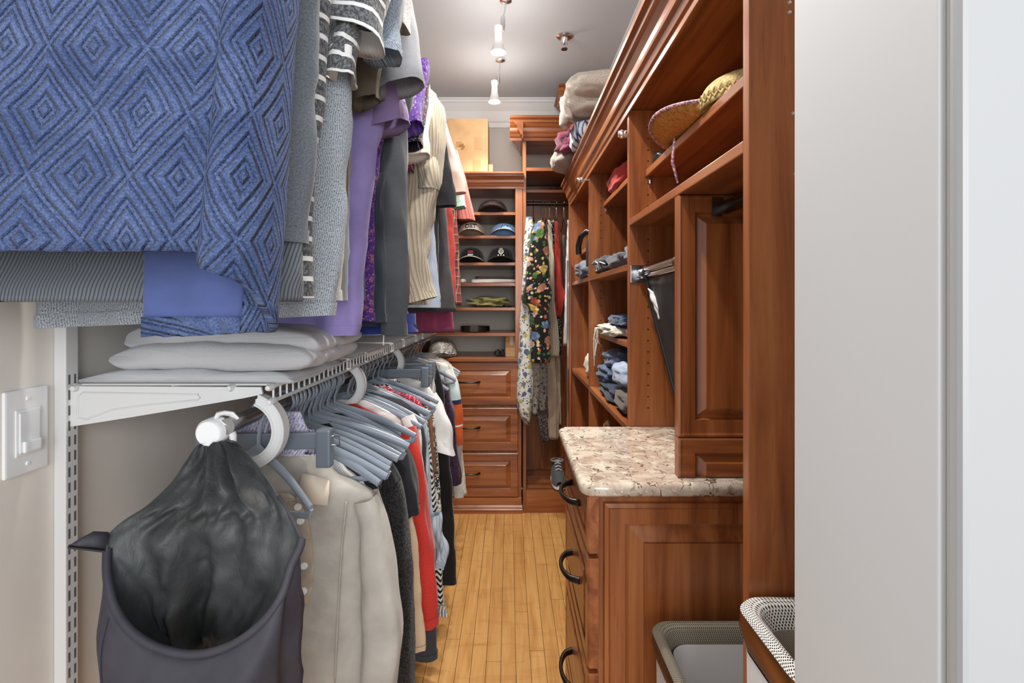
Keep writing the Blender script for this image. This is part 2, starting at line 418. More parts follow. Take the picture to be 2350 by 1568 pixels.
shelf(.39, Y2+TH, Y3, 1.50); shelf(XS+.001, Y2+TH, Y3, 1.332); shelf(XS+.001, Y2+TH, Y3, .862); shelf(XS+.001, Y2+TH, Y3, .50)
# crown moulding: out = towards the aisle
cr = [(0, -.012), (.006, -.012), (.006, .004), (.012, .008), (.017, .022), (.026, .030), (.028, .036), (.030, .050), (.041, .066), (.051, .074), (.053, .080), (.053, .086), (.065, .092), (.065, .105), (.0, .105)]
MB().prism([(XS-a*.82, ZT+b) for a, b in cr], 'y', Y0-TH, Y3+TH).build('crown_moulding', CROWN, S)
# hutch end panel standing on the worktop, facing the door
RP = [(0, 0), (.004, .002), (.008, .0), (.034, 0), (.0375, -.010), (.041, -.011), (.057, -.001), (.0575, .0025), (.060, .0025)]
hp = MB().rpanel((XS, YP, .949), (1, 0, 0), (0, 0, 1), (0, -1, 0), XR-XS-.013, 1.437-.949, RP, .022, (1, 1, 1, 1.0)).build('raised_panel', CHZ, S)
MB().rpanel((XS, YP, ZK+.001), (1, 0, 0), (0, 0, 1), (0, -1, 0), XR-XS-.013, .947-ZK-.001, RP, .022, (1, 1, .02, .9)).build('raised_panel', CHX, S)
# shelf pin holes, drilled rows (tiny, joined)
mb = MB()
def hole(x, y, z, r=.0024): mb.lathe([(0, -.0006), (r, -.0006), (r, 0), (0, 0)], (x, y, z), 'y', 8)
for k in range(26):
    for yy, xx in ((Y1, XS+.055), (Y2, XS+.05), (Y1, XR-.09)):
        z = .92+k*.032
        if abs(z-1.45) > .03: hole(xx, yy, z)
o = mb.build('pin_hole_rows', DARKHOLE, S); o['kind'] = 'stuff'
mb = MB()
for x, z in ((.40, 1.648), (.40, 1.634), (.405, 1.49), (.4085, 1.404)): mb.lathe([(0, -.0014), (.0022, -.0014), (.003, 0), (0, 0)], (x, Y0-TH, z), 'y', 10)
mb.build('screw_heads', CHROME, S)['kind'] = 'stuff'
# chrome shelf clips
for x, y, z in ((.40, Y1-.004, 1.578-.006), (.413, Y2-.004, 1.628-.006), (XS+.03, Y2-.004, .862-TH-.006)):
    MB().tube([(x, y+.004, z), (x, y-.008, z)], .005, 8).tube([(x, y-.004, z), (x+.0, y-.004, z-.014)], .004, 8).build('shelf_clip', CHROME, S, True)
# chrome valet knobs below the crown
for k, (px, py, y, ln, lb) in enumerate([(1428, 308, Y1+.01, .03, 'chrome valet pull at the tall side panel nearest the straw hat'), (1330, 413, Y2+.01, .04, 'chrome valet rod pulled out below the far half of the crown moulding')]):
    p = P(px, py, y)
    t = thing('valet_rod', lb, 'valet rod', tuple(p), 'chrome valet rods')
    MB().tube([p, (XS-.0005, y, p.z)], .004, 10).build('rod', CHROME, t, True)
    MB().lathe([(0, -.012), (.009, -.011), (.013, -.004), (.012, .002), (.008, .005), (.011, .008), (.011, .012), (0, .013)], p, 'x', 16).build('knob', CHROME, t, True)
# hanging rod between hutch panel and the nearest side panel
t = thing('short_closet_rod', 'dark short clothes rod above the raised panel by the doorway', 'rod', (.437, .87, 1.415))
MB().tube([(.437, YP-.006, 1.412), (.437, Y0+.001, 1.412)], .0135, 14).build('rod', BRONZE, t, True)
MB().prism([(.408, 1.394), (.428, 1.394), (.428, 1.4145), (.432, 1.422), (.428, 1.432), (.408, 1.432)], 'y', YP-.0055, YP-.0025).build('flange', STEEL, t)
# double chrome rail that swings from the side panel, with its square plate
t = thing('swing_rail', 'chrome double rail with square plate fixed to the side panel', 'rail', (.38, 1.2, 1.30))
box('plate', XS+.004, XS+.07, Y1-.005, Y1-.0005, 1.277, 1.327, CHROME, t)
for dz, dx in ((.006, 0), (-.008, .006)):
    MB().tube([(.372+dx, Y1-.012, 1.302+dz), (.366+dx, 1.25, 1.303+dz), (.355+dx, YP+.04, 1.304+dz)], .0075, 12).build('rail', CHROME, t, True)
MB().tube([(.373, Y1-.006, 1.302), (.373, Y1-.03, 1.302)], .012, 12, caps=True).build('pivot', STEEL, t, True)
MB().tube([(.357, YP+.045, 1.306), (.357, YP+.0235, 1.306)], .014, 12).build('end_pivot', STEEL, t, True)

# ---- base cabinet under the granite
B = thing('base_cabinet', 'cherry base cabinet of drawers with raised end panel under the granite', 'cabinet', (.4, 1.2, 0))
XF, YE, YF = .157, 1.0, 1.402
box('carcass', .180, XR-.015, YE+.0375, YF, .06, .838, CHZ, B)
MB().rpanel((.180, YE+.0185, .06), (1, 0, 0), (0, 0, 1), (0, -1, 0), XR-.18-.015, .838-.06-.012, [(0, -.006), (.012, -.006), (.0145, 0), (.022, .003), (.026, 0), (.056, 0), (.058, -.013), (.066, -.014), (.094, -.003), (.0945, .003), (.098, .003)], .018).build('end_panel', CHZ, B)
box('toe_kick', .21, XR-.02, YE+.05, YF-.03, 0, .0598, CHZ, B)
def pull(p0, p1, out, r, parent):
    p0, p1, out = Vector(p0), Vector(p1), Vector(out)
    d = p1-p0; pts = []; rr = []
    for k in range(17):
        a = k/16; e = math.sin(PI*a)**.45 if 0 < a < 1 else 0
        pts.append(p0+d*a+out*e); rr.append(r*(1.35-.55*math.sin(PI*a)))
    o = MB().tube(pts, rr, 10).build('handle', BRONZE, parent, True); return o
DP = [(0, -.004), (.004, 0), (.028, 0), (.031, -.006), (.034, -.007), (.048, .0), (.049, .001)]
for z0, z1, hz in ((.718, .833, .777), (.488, .708, .605), (.245, .478, .362), (.075, .235, .155)):
    sd = 1 if z1-z0 > .13 else .85
    d = MB().rpanel((XF, YF-.004, z0), (0, -1, 0), (0, 0, 1), (-1, 0, 0), YF-YE-.006, z1-z0, [(a*sd, b) for a, b in DP], .0225).build('drawer_front', CHY, B)
    pull((XF-.001, 1.108, hz), (XF-.001, 1.236, hz), (-.034, 0, 0), .0058, d)
# ---- granite worktop
g = G('granite', .12, spec=.5, coat=.3)
v = g.coord('Object'); n1 = g.noise(v, 9, 5, .6, .8); n2 = g.noise(v, 38, 5, .7, .4); n3 = g.noise(v, 120, 3, .7); n4 = g.noise(g.coord('Object', (1, 1.6, 1), (0, 0, .6)), 16, 5, .65, 1.6)
vo = g.node('TexVoronoi', {'Vector': g.node('VectorMath', {0: v, 1: g.node('VectorMath', {0: g.node('TexNoise', {'Vector': v, 'Scale': 24.0}).outputs[1], 3: .05}, operation='SCALE').outputs[0]}, operation='ADD').outputs[0], 'Scale': 26.0}, feature='DISTANCE_TO_EDGE')
c = g.ramp(n1, [(.3, (226, 218, 204)), (.45, (208, 196, 178)), (.55, (184, 164, 148)), (.68, (220, 212, 196))])
c = g.mix(g.math('MULTIPLY', g.math('GREATER_THAN', n2, .57), .75), c, (150, 128, 114))
c = g.mix(g.math('MULTIPLY', g.math('LESS_THAN', n2, .40), .7), c, (234, 226, 208))
c = g.mix(g.math('MULTIPLY', g.math('MULTIPLY', g.math('LESS_THAN', vo.outputs[0], .028), g.math('GREATER_THAN', n4, .5)), .85), c, (78, 58, 44))
c = g.mix(g.math('MULTIPLY', g.math('GREATER_THAN', g.math('ADD', n3, g.math('MULTIPLY', n4, .6)), .98), .8), c, (66, 58, 58))
c = g.mix(g.math('MULTIPLY', g.math('GREATER_THAN', n4, .66), .55), c, (110, 82, 62))
g.col(c); GRAN = g.m
bm = bmesh.new()
r = .03; x0, x1, y0, y1 = .140, XR-.016, .976, 1.4295
pts = [(x0+r-r*math.cos(a), y0+r-r*math.sin(a)) for a in [k*PI/16 for k in range(9)]]+[(x1, y0), (x1, y1)]+[(x0+.02-.02*math.sin(a), y1-.02+.02*math.cos(a)) for a in [k*PI/12 for k in range(7)]]
fv = bm.faces.new([bm.verts.new((a, b, .8385)) for a, b in pts])
ex = bmesh.ops.extrude_face_region(bm, geom=[fv]); bmesh.ops.translate(bm, vec=(0, 0, ZK-.8385), verts=[q for q in ex['geom'] if isinstance(q, bmesh.types.BMVert)])
bmesh.ops.recalc_face_normals(bm, faces=bm.faces)
hz_e = [e for e in bm.edges if abs(e.verts[0].co.z-e.verts[1].co.z) < 1e-5 and not (e.verts[0].co.x > x1-.001 and e.verts[1].co.x > x1-.001) and not (e.verts[0].co.y > y1-.001 and e.verts[1].co.y > y1-.001)]
bmesh.ops.bevel(bm, geom=hz_e, offset=.011, segments=4, profile=.5, affect='EDGES')
me = bpy.data.meshes.new('granite_worktop'); bm.to_mesh(me); bm.free()
for p_ in me.polygons: p_.use_smooth = abs(p_.normal.z) < .98
o = link('granite_worktop', me, GRAN); tag(o, 'cream and brown speckled granite worktop with rounded edge', 'countertop')

# ---- slim pull-out mirror beside the far side panel
t = thing('pull_out_mirror', 'narrow upright mirror with chrome edge beside the hanging dresses', 'mirror', (.33, 2.74, .5))
box('board', .327, .341, 2.735, 2.752, .53, 1.447, CHZ, t); box('chrome_edge', .318, .3268, 2.731, 2.756, .525, 1.452, CHROME, t)

# ================================================================ back wall units
YD = 2.905
D = thing('drawer_chest', 'cherry chest of three raised-panel drawers against the back wall', 'dresser', (-.235, 3.1, 0))
XA, XB = -.545, .073
box('carcass', XA, XB, YD+.02, YB-.002, .06, .879, CHZ, D)
box('ledge', XA-.01, XB+.006, YD-.012, YB-.002, .8795, .900, CHX, D, bev=.004)
box('base_rail', XA, XB, YD+.003, YD+.0195, .045, .088, CHX, D)
MB().prism([(YD-.012, 0), (YD-.012, .022), (YD-.006, .028), (YD-.006, .034), (YD+.0, .042), (YD+.003, .0445), (YD+.03, .0445), (YD+.03, 0)], 'x', XA, XB+.004).build('base_moulding', CROWNX, D)
DQ = [(0, -.004), (.004, 0), (.044, 0), (.047, -.006), (.05, -.007), (.07, .001), (.071, .002)]
for z0, z1 in ((.624, .873), (.361, .610), (.092, .347)):
    d = MB().rpanel((XA+.02, YD, z0), (1, 0, 0), (0, 0, 1), (0, -1, 0), XB-XA-.04, z1-z0, DQ, .0195).build('drawer_front', CHX, D)
    zc = (z0+z1)/2+.012
    pull((-.300, YD-.001, zc), (-.17, YD-.001, zc), (0, -.03, 0), .005, d)
Hh = thing('cap_shelves', 'open cherry shelves of caps standing on the drawer chest', 'shelving', (-.235, 3.1, .9))
box('side_panel', XB-.036, XB+.006, YD+.002, YB-.002, .9005, 1.905, CHZ, Hh); box('side_panel', XA, XA+.03, YD+.002, YB-.002, .9005, 1.905, CHZ, Hh)
box('back_panel', XA+.03, XB-.036, YB-.012, YB-.002, .9005, 1.905, plain('pale_back_board', (226, 220, 208), .7), Hh, bev=0)
SHZ = [1.748, 1.611, 1.454, 1.334, 1.192, 1.042]
for z in SHZ: box('shelf', XA+.0305, XB-.0365, YD+.012, YB-.013, z-.017, z, CHX, Hh)
box('top_board', XA, XB+.006, YD+.002, YB-.002, 1.9055, 1.925, CHX, Hh)
MB().prism([(YD+.003-a*.75, 1.890+b*.75) for a, b in cr], 'x', XA, XB+.012).build('crown_moulding', CROWNX, Hh)
# corner wardrobe
K = thing('corner_wardrobe', 'taller cherry corner wardrobe with hanging dresses', 'wardrobe', (.3, 3.1, 0))
XK = .0805
box('side_panel', XK, XK+.019, YD+.002, YB-.002, 0, 2.165, CHZ, K)
box('back_panel', XK+.0195, XR-.002, YB-.02, YB-.002, .13, 1.98, CHZ, K, bev=0)
box('plinth', XK+.0195, XR-.002, YD+.004, YB-.0205, 0, .125, CHX, K)
box('shelf', XK+.0195, XR-.002, YD+.004, YB-.003, 1.985, 2.005, CHX, K)
box('shelf', XK+.0195, XR-.002, YD+.15, YB-.003, 1.892, 1.91, CHX, K)
box('top_board', XK-.002, XR-.002, YD-.002, YB-.097, 2.166, 2.185, CHX, K)
mb = MB(); pr = [(a*1.15, b*1.05) for a, b in cr]
mb.prism([(YD+.0-a, 2.17+b) for a, b in pr], 'x', XK-.075*1.0, XR-.002)
mb.build('crown_moulding', CROWNX, K)
MB().prism([(XK-a*1.0, 2.17+b) for a, b in pr], 'y', YD-.06, YB-.1).build('crown_moulding', CROWN, K)
box('upper_riser', .36, XR-.002, 2.96, YB-.097, 2.2855, 2.40, CHX, K)
MB().prism([(.36-a*1.1, 2.385+b*.95) for a, b in cr], 'y', 2.90, YB-.1).build('crown_moulding', CROWN, K)
MB().prism([(2.96-a*1.1, 2.385+b*.95) for a, b in cr], 'x', .29, XR-.002).build('crown_moulding', CROWNX, K)
t = thing('wardrobe_rod', 'bronze clothes rod across the corner wardrobe', 'rod', (.3, 3.05, 1.82))
MB().tube([(XK+.0195, 3.05, 1.823), (XR-.004, 3.05, 1.823)], .0125, 14).build('rod', BRONZE, t, True)
MB().lathe([(0, 0), (.022, 0), (.022, .004), (.015, .01), (0, .01)], (XK+.0192, 3.05, 1.823), 'x', 16).build('flange', CHROME, t, True)
# ================================================================ left side: shelf hardware
t = thing('shelf_standard', 'grey slotted metal shelf standard on the left wall beside the switch', 'shelf standard', (XL, .83, 0))
box('post', XL+.0003, XL+.02, .821, .845, .02, 2.2, GREYPL, t)
SLOT = plain('slot_shadow', (92, 92, 92), .8)
for k in range(46):
    z = .32+k*.0255
    if z > 1.09: break
    for dy in (.0045, .0155): box('slot', XL+.0194, XL+.0204, .821+dy, .821+dy+.0035, z, z+.016, SLOT, t, bev=0)
XW = -.397; ZW = 1.083; YW0, YW1 = .838, 2.78
t = thing('shelf_bracket', 'long grey tapered bracket holding the wire shelf above the hooded jacket', 'bracket', (XL+.02, .83, 1.05))
p = lambda px, py: (wx(px, .832), wz(py, .832))
MB().prism([p(158, 893), p(176, 886), p(600, 888), p(604, 905), p(560, 914), p(420, 938), p(300, 958), p(160, 980)], 'y', .829, .8345).build('plate', GREYPL, t, bev=.001)
ln = [p(182, 958), p(184, 908), p(192, 901), p(458, 905), p(462, 912), p(456, 918), p(330, 930), p(260, 940), p(200, 962), p(182, 958)]
MB().tube([(a, .8288, b) for a, b in ln], .0016, 8).build('rib', GREYPL, t, True)
t = thing('wire_shelf', 'grey ventilated wire shelf running back above the lower clothes', 'shelf', (-.57, 1.8, ZW))
mb = MB(); n = int((YW1-YW0)/.0254)
for k in range(n+1):
    y = YW0+k*.0254
    mb.tube([(XL+.004, y, ZW), (XW, y, ZW), (XW+.003, y, ZW-.004), (XW+.003, y, ZW-.026)], .0019, 6)
o = mb.build('cross_wires', GREYPL, t, True); o['kind'] = 'stuff'
for x, z, r in ((XW+.001, ZW-.0035, .0036), (XW+.003, ZW-.027, .0036), (XL+.01, ZW-.004, .003), (-.56, ZW-.004, .003)):
    MB().tube([(x, YW0-.004, z), (x, YW1, z)], r, 10).build('long_wire', GREYPL, t, True)
for x, z in ((XW+.001, ZW-.0035), (XW+.003, ZW-.027), (-.46, ZW-.004), (XL+.03, ZW-.004)):
    MB().lathe([(0, -.012), (.004, -.011), (.006, -.005), (.006, .006), (0, .008)], (x, YW0-.006, z), 'y', 12).build('end_cap', GREYPL, t, True)
XRod, ZRod = -.435, 1.029
t = thing('lower_clothes_rod', 'steel clothes rod below the wire shelf', 'rod', (XRod, 1.8, ZRod))
MB().tube([(XRod, .772, ZRod), (XRod, 2.72, ZRod)], .0125, 18).build('rod', STEEL, t, True)
e = MB().lathe([(0, -.012), (.018, -.012), (.0215, -.008), (.0215, .014), (.013, .014), (.013, .0)], (XRod-.022, .772, ZRod-.008), 'y', 24).build('end_cap', WHITEPL, t, True)
MB().tube([P(498, 958, .775), P(502, 950, .775), P(515, 948, .778), P(530, 950, .783), P(541, 962, .788)], .0035, 8, ry=.008).build('cap_hook', WHITEPL, e, True)
MB().tube([P(508, 965, .778), P(527, 975, .78), P(535, 1000, .78), P(534, 1028, .78)], .005, 8, ry=.008).build('cap_strap', WHITEPL, e, True)
MB().tube([P(462, 985, .765), P(452, 990, .765), P(452, 1004, .765), P(460, 1010, .765)], .0012, 6).build('wire_loop', CHROME, e, True)
# C-shaped rod hooks
def chook(y, lb):
    t = thing('rod_hook', lb, 'rod hook', (XRod, y, ZRod), 'curved rod hooks under the wire shelf')
    cx, cz, ro, ri = -.437, 1.008, .062, .047
    a0, a1 = math.radians(68), math.radians(-125); n = 26; rows = []
    mb = MB(); vs = []; fs = []
    for k in range(n+1):
        a = lerp(a0, a1, k/n); w = .012*(1-.35*(k/n)); c, s_ = math.cos(a), math.sin(a)
        oo = ro+.004*math.sin(PI*k/n)
        for rr, yy in ((ri, y-w), (oo, y-w), (oo, y+w), (ri, y+w)): vs.append((cx+rr*c, yy, cz+rr*s_))
    for k in range(n):
        for j in range(4): fs.append((k*4+j, k*4+(j+1) % 4, k*4+4+(j+1) % 4, k*4+4+j))
    fs += [(3, 2, 1, 0), (n*4, n*4+1, n*4+2, n*4+3)]
    mb.add(vs, fs).build('hook_arm', GREYPL, t, True, bev=.0)
    for rr in (ro+.002, ri):
        MB().tube([(cx+rr*math.cos(lerp(a0, a1, k/n)), y-.012*(1-.35*k/n)-.001, cz+rr*math.sin(lerp(a0, a1, k/n))) for k in range(n+1)], .002, 6).build('edge_flange', GREYPL, t, True)
    box('web', cx+.035, cx+.05, y-.008, y+.008, cz-.042, cz-.0385, GREYPL, t)
    box('top_clip', cx+.018, XW+.004, y-.011, y+.011, cz+.053, ZW-.0305, GREYPL, t)
chook(.838, 'large pale curved rod hook beside the hooded jacket'); chook(1.30, 'second pale curved rod hook, among the hangers'); chook(1.78, 'farthest pale curved rod hook near the clip hangers')
# upper rod and shelf, out of the picture above
t = thing('upper_clothes_rod', 'upper steel rod inside the row of hanging tops', 'rod', (XRod, 1.6, 2.06))
MB().tube([(XRod, .40, 2.06), (XRod, 2.85, 2.06)], .0125, 14).build('rod', STEEL, t, True)

# ================================================================ hangers
def hanger(root, tipz=-.140, half=.205, seed=0):
    hk = []
    for k in range(15):
        a = math.radians(lerp(205, -60, k/14)); hk.append((.0195*math.cos(a), 0, .0195*math.sin(a)))
    hk += [(.005, 0, -.030), (0, 0, -.042), (0, 0, -.066)]
    MB().tube(hk, .0028, 8, ry=.0042, up=None).build('hook', HANGER, root, True)
    pts = []
    for k in range(-12, 13):
        a = k/12; s_ = abs(a)
        pts.append((half*a, 0, lerp(-.064, tipz, s_**.85)+.012*math.sin(PI*s_)))
    mb = MB(); mb.tube(pts, [.0075+.004*(1-abs(k)/12) for k in range(-12, 13)], 8, ry=.0042, up=(0, 0, 1))
    mb.build('shoulder_bar', HANGER, root, True)
    low = [(half*.97*k/10, 0, tipz-.012-.012*(1-(k/10)**2)) for k in range(-10, 11)]
    low = [(-half, 0, tipz)]+low+[(half, 0, tipz)]
    MB().tube(low, .0055, 8, ry=.0036, up=(0, 0, 1)).build('trouser_bar', HANGER, root, True)
HPROTO = thing('clothes_hanger', 'blue grey plastic hanger packed among the lower row of clothes', 'hanger', (0, 0, 0), 'plastic hangers on the lower rod')
hanger(HPROTO)
hy = [.872]+[.972+.0195*q for q in range(16)]+[ 1.35, 1.375, 1.40, 1.43, 1.46, 1.50, 1.54, 1.60, 1.66, 2.0, 2.2, 2.3, 2.4, 2.5]
ORD = ('first second third fourth fifth sixth seventh eighth ninth tenth eleventh twelfth thirteenth fourteenth fifteenth sixteenth seventeenth eighteenth nineteenth twentieth').split()
ORD += ['twenty-'+q for q in ORD[:9]]+['thirtieth', 'thirty-first', 'thirty-second']
for k, y in enumerate(hy):
    lc = (XRod, y, ZRod); rt = (math.radians(R.uniform(-2, 2)), math.radians(R.uniform(-5, 6)), math.radians(R.uniform(-16, 3)))
    if k == 0: HPROTO.location = lc; HPROTO.rotation_euler = (0, 0, math.radians(-30)); HPROTO.scale = (.66, 1, 1); HPROTO['label'] = 'blue grey plastic hanger on the lower rod nearest the hooded jacket'
    else:
        c = copy_tree(HPROTO, None, lc, rt, 'blue grey plastic hanger, %s from the hooded jacket on the lower rod' % ORD[k]); c.scale = (1, 1, 1)
        for ch in list(c.children):
            if ch.name.startswith('trouser_bar') and k % 3: bpy.data.objects.remove(ch)
# clip hangers (trouser hangers)
def cliphanger(y, lb, x0=-.60, x1=-.29, dz=0, yaw=0):
    t = thing('clip_hanger', lb, 'hanger', (XRod, y, ZRod), 'clip hangers on the lower rod')
    hk = [(XRod+.019*math.cos(math.radians(lerp(205, -60, k/12))), y, ZRod+.019*math.sin(math.radians(lerp(205, -60, k/12)))) for k in range(13)]+[(XRod, y, ZRod-.05)]
    MB().tube(hk, .0028, 8).build('hook', HANGER, t, True)
    xm = (x0+x1)/2
    yy = lambda x: y+(x-XRod)*yaw
    z = ZRod-.055+dz
    MB().add([(x, yy(x)+d, zz) for x in (x0, x1) for d in (-.006, .006) for zz in (z-.03, z)], [(0, 1, 3, 2), (4, 6, 7, 5), (0, 4, 5, 1), (2, 3, 7, 6), (0, 2, 6, 4), (1, 5, 7, 3)]).build('bar', HANGERD, t, bev=.003)
    for xc in (x0+.02, x1-.004):
        cl = MB().add([(xc+a, yy(xc)-.012+d, zz) for a in (-.012, .014) for d in (0, .024) for zz in (z-.062, z+.006)], [(0, 1, 3, 2), (4, 6, 7, 5), (0, 4, 5, 1), (2, 3, 7, 6), (0, 2, 6, 4), (1, 5, 7, 3)]).build('clip', HANGERD, t, bev=.004)
        MB().tube([(xc+.014, yy(xc), z-.008), (xc+.027, yy(xc), z-.008), (xc+.027, yy(xc), z-.024), (xc+.014, yy(xc), z-.024)], .0014, 6).build('spring_wire', CHROME, cl, True)
cliphanger(.888, 'slate clip hanger with square clips in front of the beige shirt', -.55, -.325, .016, .05)
for k, (y, lb) in enumerate([(1.72, 'slate clip hanger nearest behind the red floral strap'), (1.80, 'middle slate clip hanger holding dark trousers'), (1.88, 'slate clip hanger farthest back on the lower rod')]):
    cliphanger(y, lb, -.60, -.285, .018)

# ================================================================ garments
def body(root, Y, right, left=None, mat=None, name='body', xc=XRod, neck=None, thick=.03, fold=.008, kf=38, seed=0, M=42, NC=56, hem=None, e=.55, tilt=0, wr=.004, topz=None, ytilt=0, hemwave=.0):
    """cloth tube hung flat: right / left are outlines in (X, Z) from top to hem"""
    rp = sorted([(-z, x) for x, z in right])
    if left is None: left = [(max(XL+.02, 2*xc-x), z) for x, z in right]
    lp = sorted([(-z, x) for x, z in left])
    zt = -rp[0][0]; zb = hem if hem is not None else -rp[-1][0]
    rows = []; uvs = []
    ph = seed*1.7
    for i in range(M+3):
        t = min(i, M)/M
        inner = i-M
        z = lerp(zt, zb, t)+(0 if inner <= 0 else inner*.022)
        ins = 0 if inner <= 0 else .004
        xr, xl = sinterp(rp, -z) if inner <= 0 else sinterp(rp, -zb), sinterp(lp, -z) if inner <= 0 else sinterp(lp, -zb)
        xm, hw = (xr+xl)/2, max(.004, (xr-xl)/2-ins)
        th = max(.003, thick*(min(1, .35+(zt-z)/.12))-ins)
        th = min(th, hw*.9)
        row = []; uvr = []; acc = 0; prev = None
        for j in range(NC+1):
            a = 2*PI*j/NC+PI
            c, s_ = math.cos(a), math.sin(a)
            x = xm+hw*math.copysign(abs(c)**e, c)
            yb = th*math.copysign(abs(s_)**.8, s_)
            g_ = .25+.75*t
            f = fold*g_*(math.sin(kf*x+ph)+.55*math.sin(2.3*kf*x+2*ph+3*t)+.35*nz(x*9, z*3, seed))
            w = wr*nz(x*22+seed, z*16, seed*3.1+s_*2)+wr*.6*nz(x*55, z*40, seed+9+s_)
            edge = math.copysign(abs(c)**6, c)*(wr*1.3*nz(seed*5, z*14, 3)+.5*wr*nz(seed*5+4, z*40, 7))
            zz = z+tilt*(x-xm)+(hemwave*math.sin(kf*x*.8+ph)*t*t)
            q = Vector((x+edge, Y+yb+f+w+ytilt*(zt-z), zz))
            if prev is not None: acc += (q-prev).length
            prev = q; row.append(q); uvr.append((acc, z))
        rows.append(row); uvs.append(uvr)
    if Y < 2.0 and name == 'body' and root.get('category') not in ('dress', 'skirt'):
        band = []
        for r_ in rows[M-1:M+1]:
            cx_ = sum(q.x for q in r_)/len(r_); cy_ = sum(q.y for q in r_)/len(r_)
            band.append([q+Vector((math.copysign(.0015, q.x-cx_), math.copysign(.0016, q.y-cy_), 0)) for q in r_])
        grid('hem_band', band, mat, root, uvs[M-1:M+1])
    return grid(name, rows, mat, root, uvs)
def sleeve(root, pts, mat, name='sleeve', seed=0, n=18, m=26, wr=.005, lip=True, cut=0, flat=.7):
    """pts: (X, Y, Z, rx, ry) along the arm; open cuff"""
    T = [i/(len(pts)-1) for i in range(len(pts))]
    ch = [[(T[i], pts[i][k]) for i in range(len(pts))] for k in range(5)]
    C = [[sinterp(ch[k], i/m) for k in range(5)] for i in range(m+1)]
    rows = []; uvs = []; L = 0
    for i in range(m+1+(2 if lip else 0)):
        k = min(i, m); inner = i-m
        c = Vector(C[k][:3]); d = Vector(C[min(k+1, m)][:3])-Vector(C[max(k-1, 0)][:3]); d.normalize()
        if inner > 0: c = c-d*(.02*inner)
        sd = d.cross(Vector((0, 1, 0)));
        if sd.length < .05: sd = Vector((1, 0, 0))
        sd.normalize(); dep = sd.cross(d).normalized()
        rx, ry = C[k][3]-(.004 if inner > 0 else 0), C[k][4]-(.004 if inner > 0 else 0)
        if k > 0 and inner <= 0: L += (Vector(C[k][:3])-Vector(C[k-1][:3])).length
        row = []; uvr = []
        for j in range(n+1):
            a = 2*PI*j/n; w = wr*nz(math.cos(a)*1.5+seed, L*14, math.sin(a)*1.5+seed)*2
            ca, sa = math.cos(a), math.sin(a)
            off = cut*ca*(k/m)**3 if cut else 0
            row.append(c+sd*((rx+w)*math.copysign(abs(ca)**flat, ca))+dep*((ry+w)*math.copysign(abs(sa)**flat, sa))+d*off)
            uvr.append((a*(rx+ry)/2, -L))
        rows.append(row); uvs.append(uvr)
    if lip and pts[0][1] < 2.7:
        band = []
        for r_ in rows[m-2:m+1]:
            c = sum(r_[:-1], Vector())/(len(r_)-1); band.append([q+(q-c).normalized()*.0016 for q in r_])
        grid('cuff', band, mat, root, uvs[m-2:m+1])
    return grid(name, rows, mat, root, uvs)
def px2(Y, pts): return [(wx(a, Y), wz(b, Y)) for a, b in pts]
def sp(Y, *pts): return [(wx(a, Y+dy), Y+dy, wz(b, Y+dy), rx, ry) for a, b, rx, ry, dy in pts]
UHP = None
def upper_hanger(y):
    global UHP
    what = min((o for o in COL.objects if o.get('group') == UP), key=lambda o: abs(o.location.y-y)).name.split('.')[0].replace('_', ' ')
    c = copy_tree(HPROTO, None, (XRod, y, 2.06), (0, 0, 0), 'plastic hanger on the upper rod inside the '+what); c.scale = (.7, 1, 1); c['group'] = 'hangers on the upper rod'
def garment(name, label, cat, Y, grp, z): return thing(name, label, cat, (XRod, Y, z), grp)
UP = 'tops hanging on the upper rod'; LO = 'clothes hanging on the lower rod'
NECKU = (XRod+.055, 1.985); TIPU = (XRod+.19, 1.90)

# ---- 1 blue plush pullover with sculpted pattern
g = G('blue_sculpted_plush', .95, spec=.08, sheen=.08)
u, v = g.uv()
def key(u, v, pw, ph_):
    fu = g.math('ABSOLUTE', g.math('SUBTRACT', g.math('FRACT', g.math('MULTIPLY', u, 1/pw)), .5))
    fv = g.math('ABSOLUTE', g.math('SUBTRACT', g.math('FRACT', g.math('MULTIPLY', v, 1/ph_)), .5))
    d = g.math('ADD', fu, fv)
    return g.math('FRACT', g.math('MULTIPLY', d, 4.0)), d
warp = g.math('MULTIPLY', g.noise(g.node('CombineXYZ', {0: u, 1: v}).outputs[0], 7, 1), .022)
uu = g.math('ADD', g.math('MULTIPLY', u, .55), g.math('MULTIPLY', g.math('MULTIPLY', u, u), .45))
lean = g.math('MULTIPLY', g.math('SUBTRACT', v, 1.38), g.math('MAXIMUM', g.math('SUBTRACT', .85, g.math('MULTIPLY', u, 1.9)), .05))
sk = g.math('SUBTRACT', g.math('ADD', uu, warp), lean)
k1, d1 = key(sk, v, .072, .116)
k1 = g.math('FRACT', g.math('MULTIPLY', d1, 5.0))
line = g.ramp(g.math('ABSOLUTE', g.math('SUBTRACT', k1, .5)), [(.0, (0, 0, 0)), (.1, (60, 60, 60)), (.24, (220, 220, 220)), (.34, (255, 255, 255))])
vec = g.node('CombineXYZ', {0: u, 1: v}).outputs[0]
pile = g.noise(vec, 420, 3, .7); cl = g.noise(vec, 18, 4, .7)
g.col(g.ramp(g.math('ADD', g.math('MULTIPLY', pile, .6), g.math('MULTIPLY', cl, .4)), [(.3, (44, 56, 88)), (.48, (70, 85, 124)), (.7, (112, 127, 166))]))
g.bump(line, 1.0, .007); g.bump(pile, .5, .002); PLUSH = g.m
LINING = fab('blue_lining', (84, 98, 150), (66, 80, 132), bump=.2)
t = garment('plush_pullover', 'periwinkle blue plush pullover with sculpted maze pattern, nearest on the upper rod', 'pullover', .49, UP, 1.2)
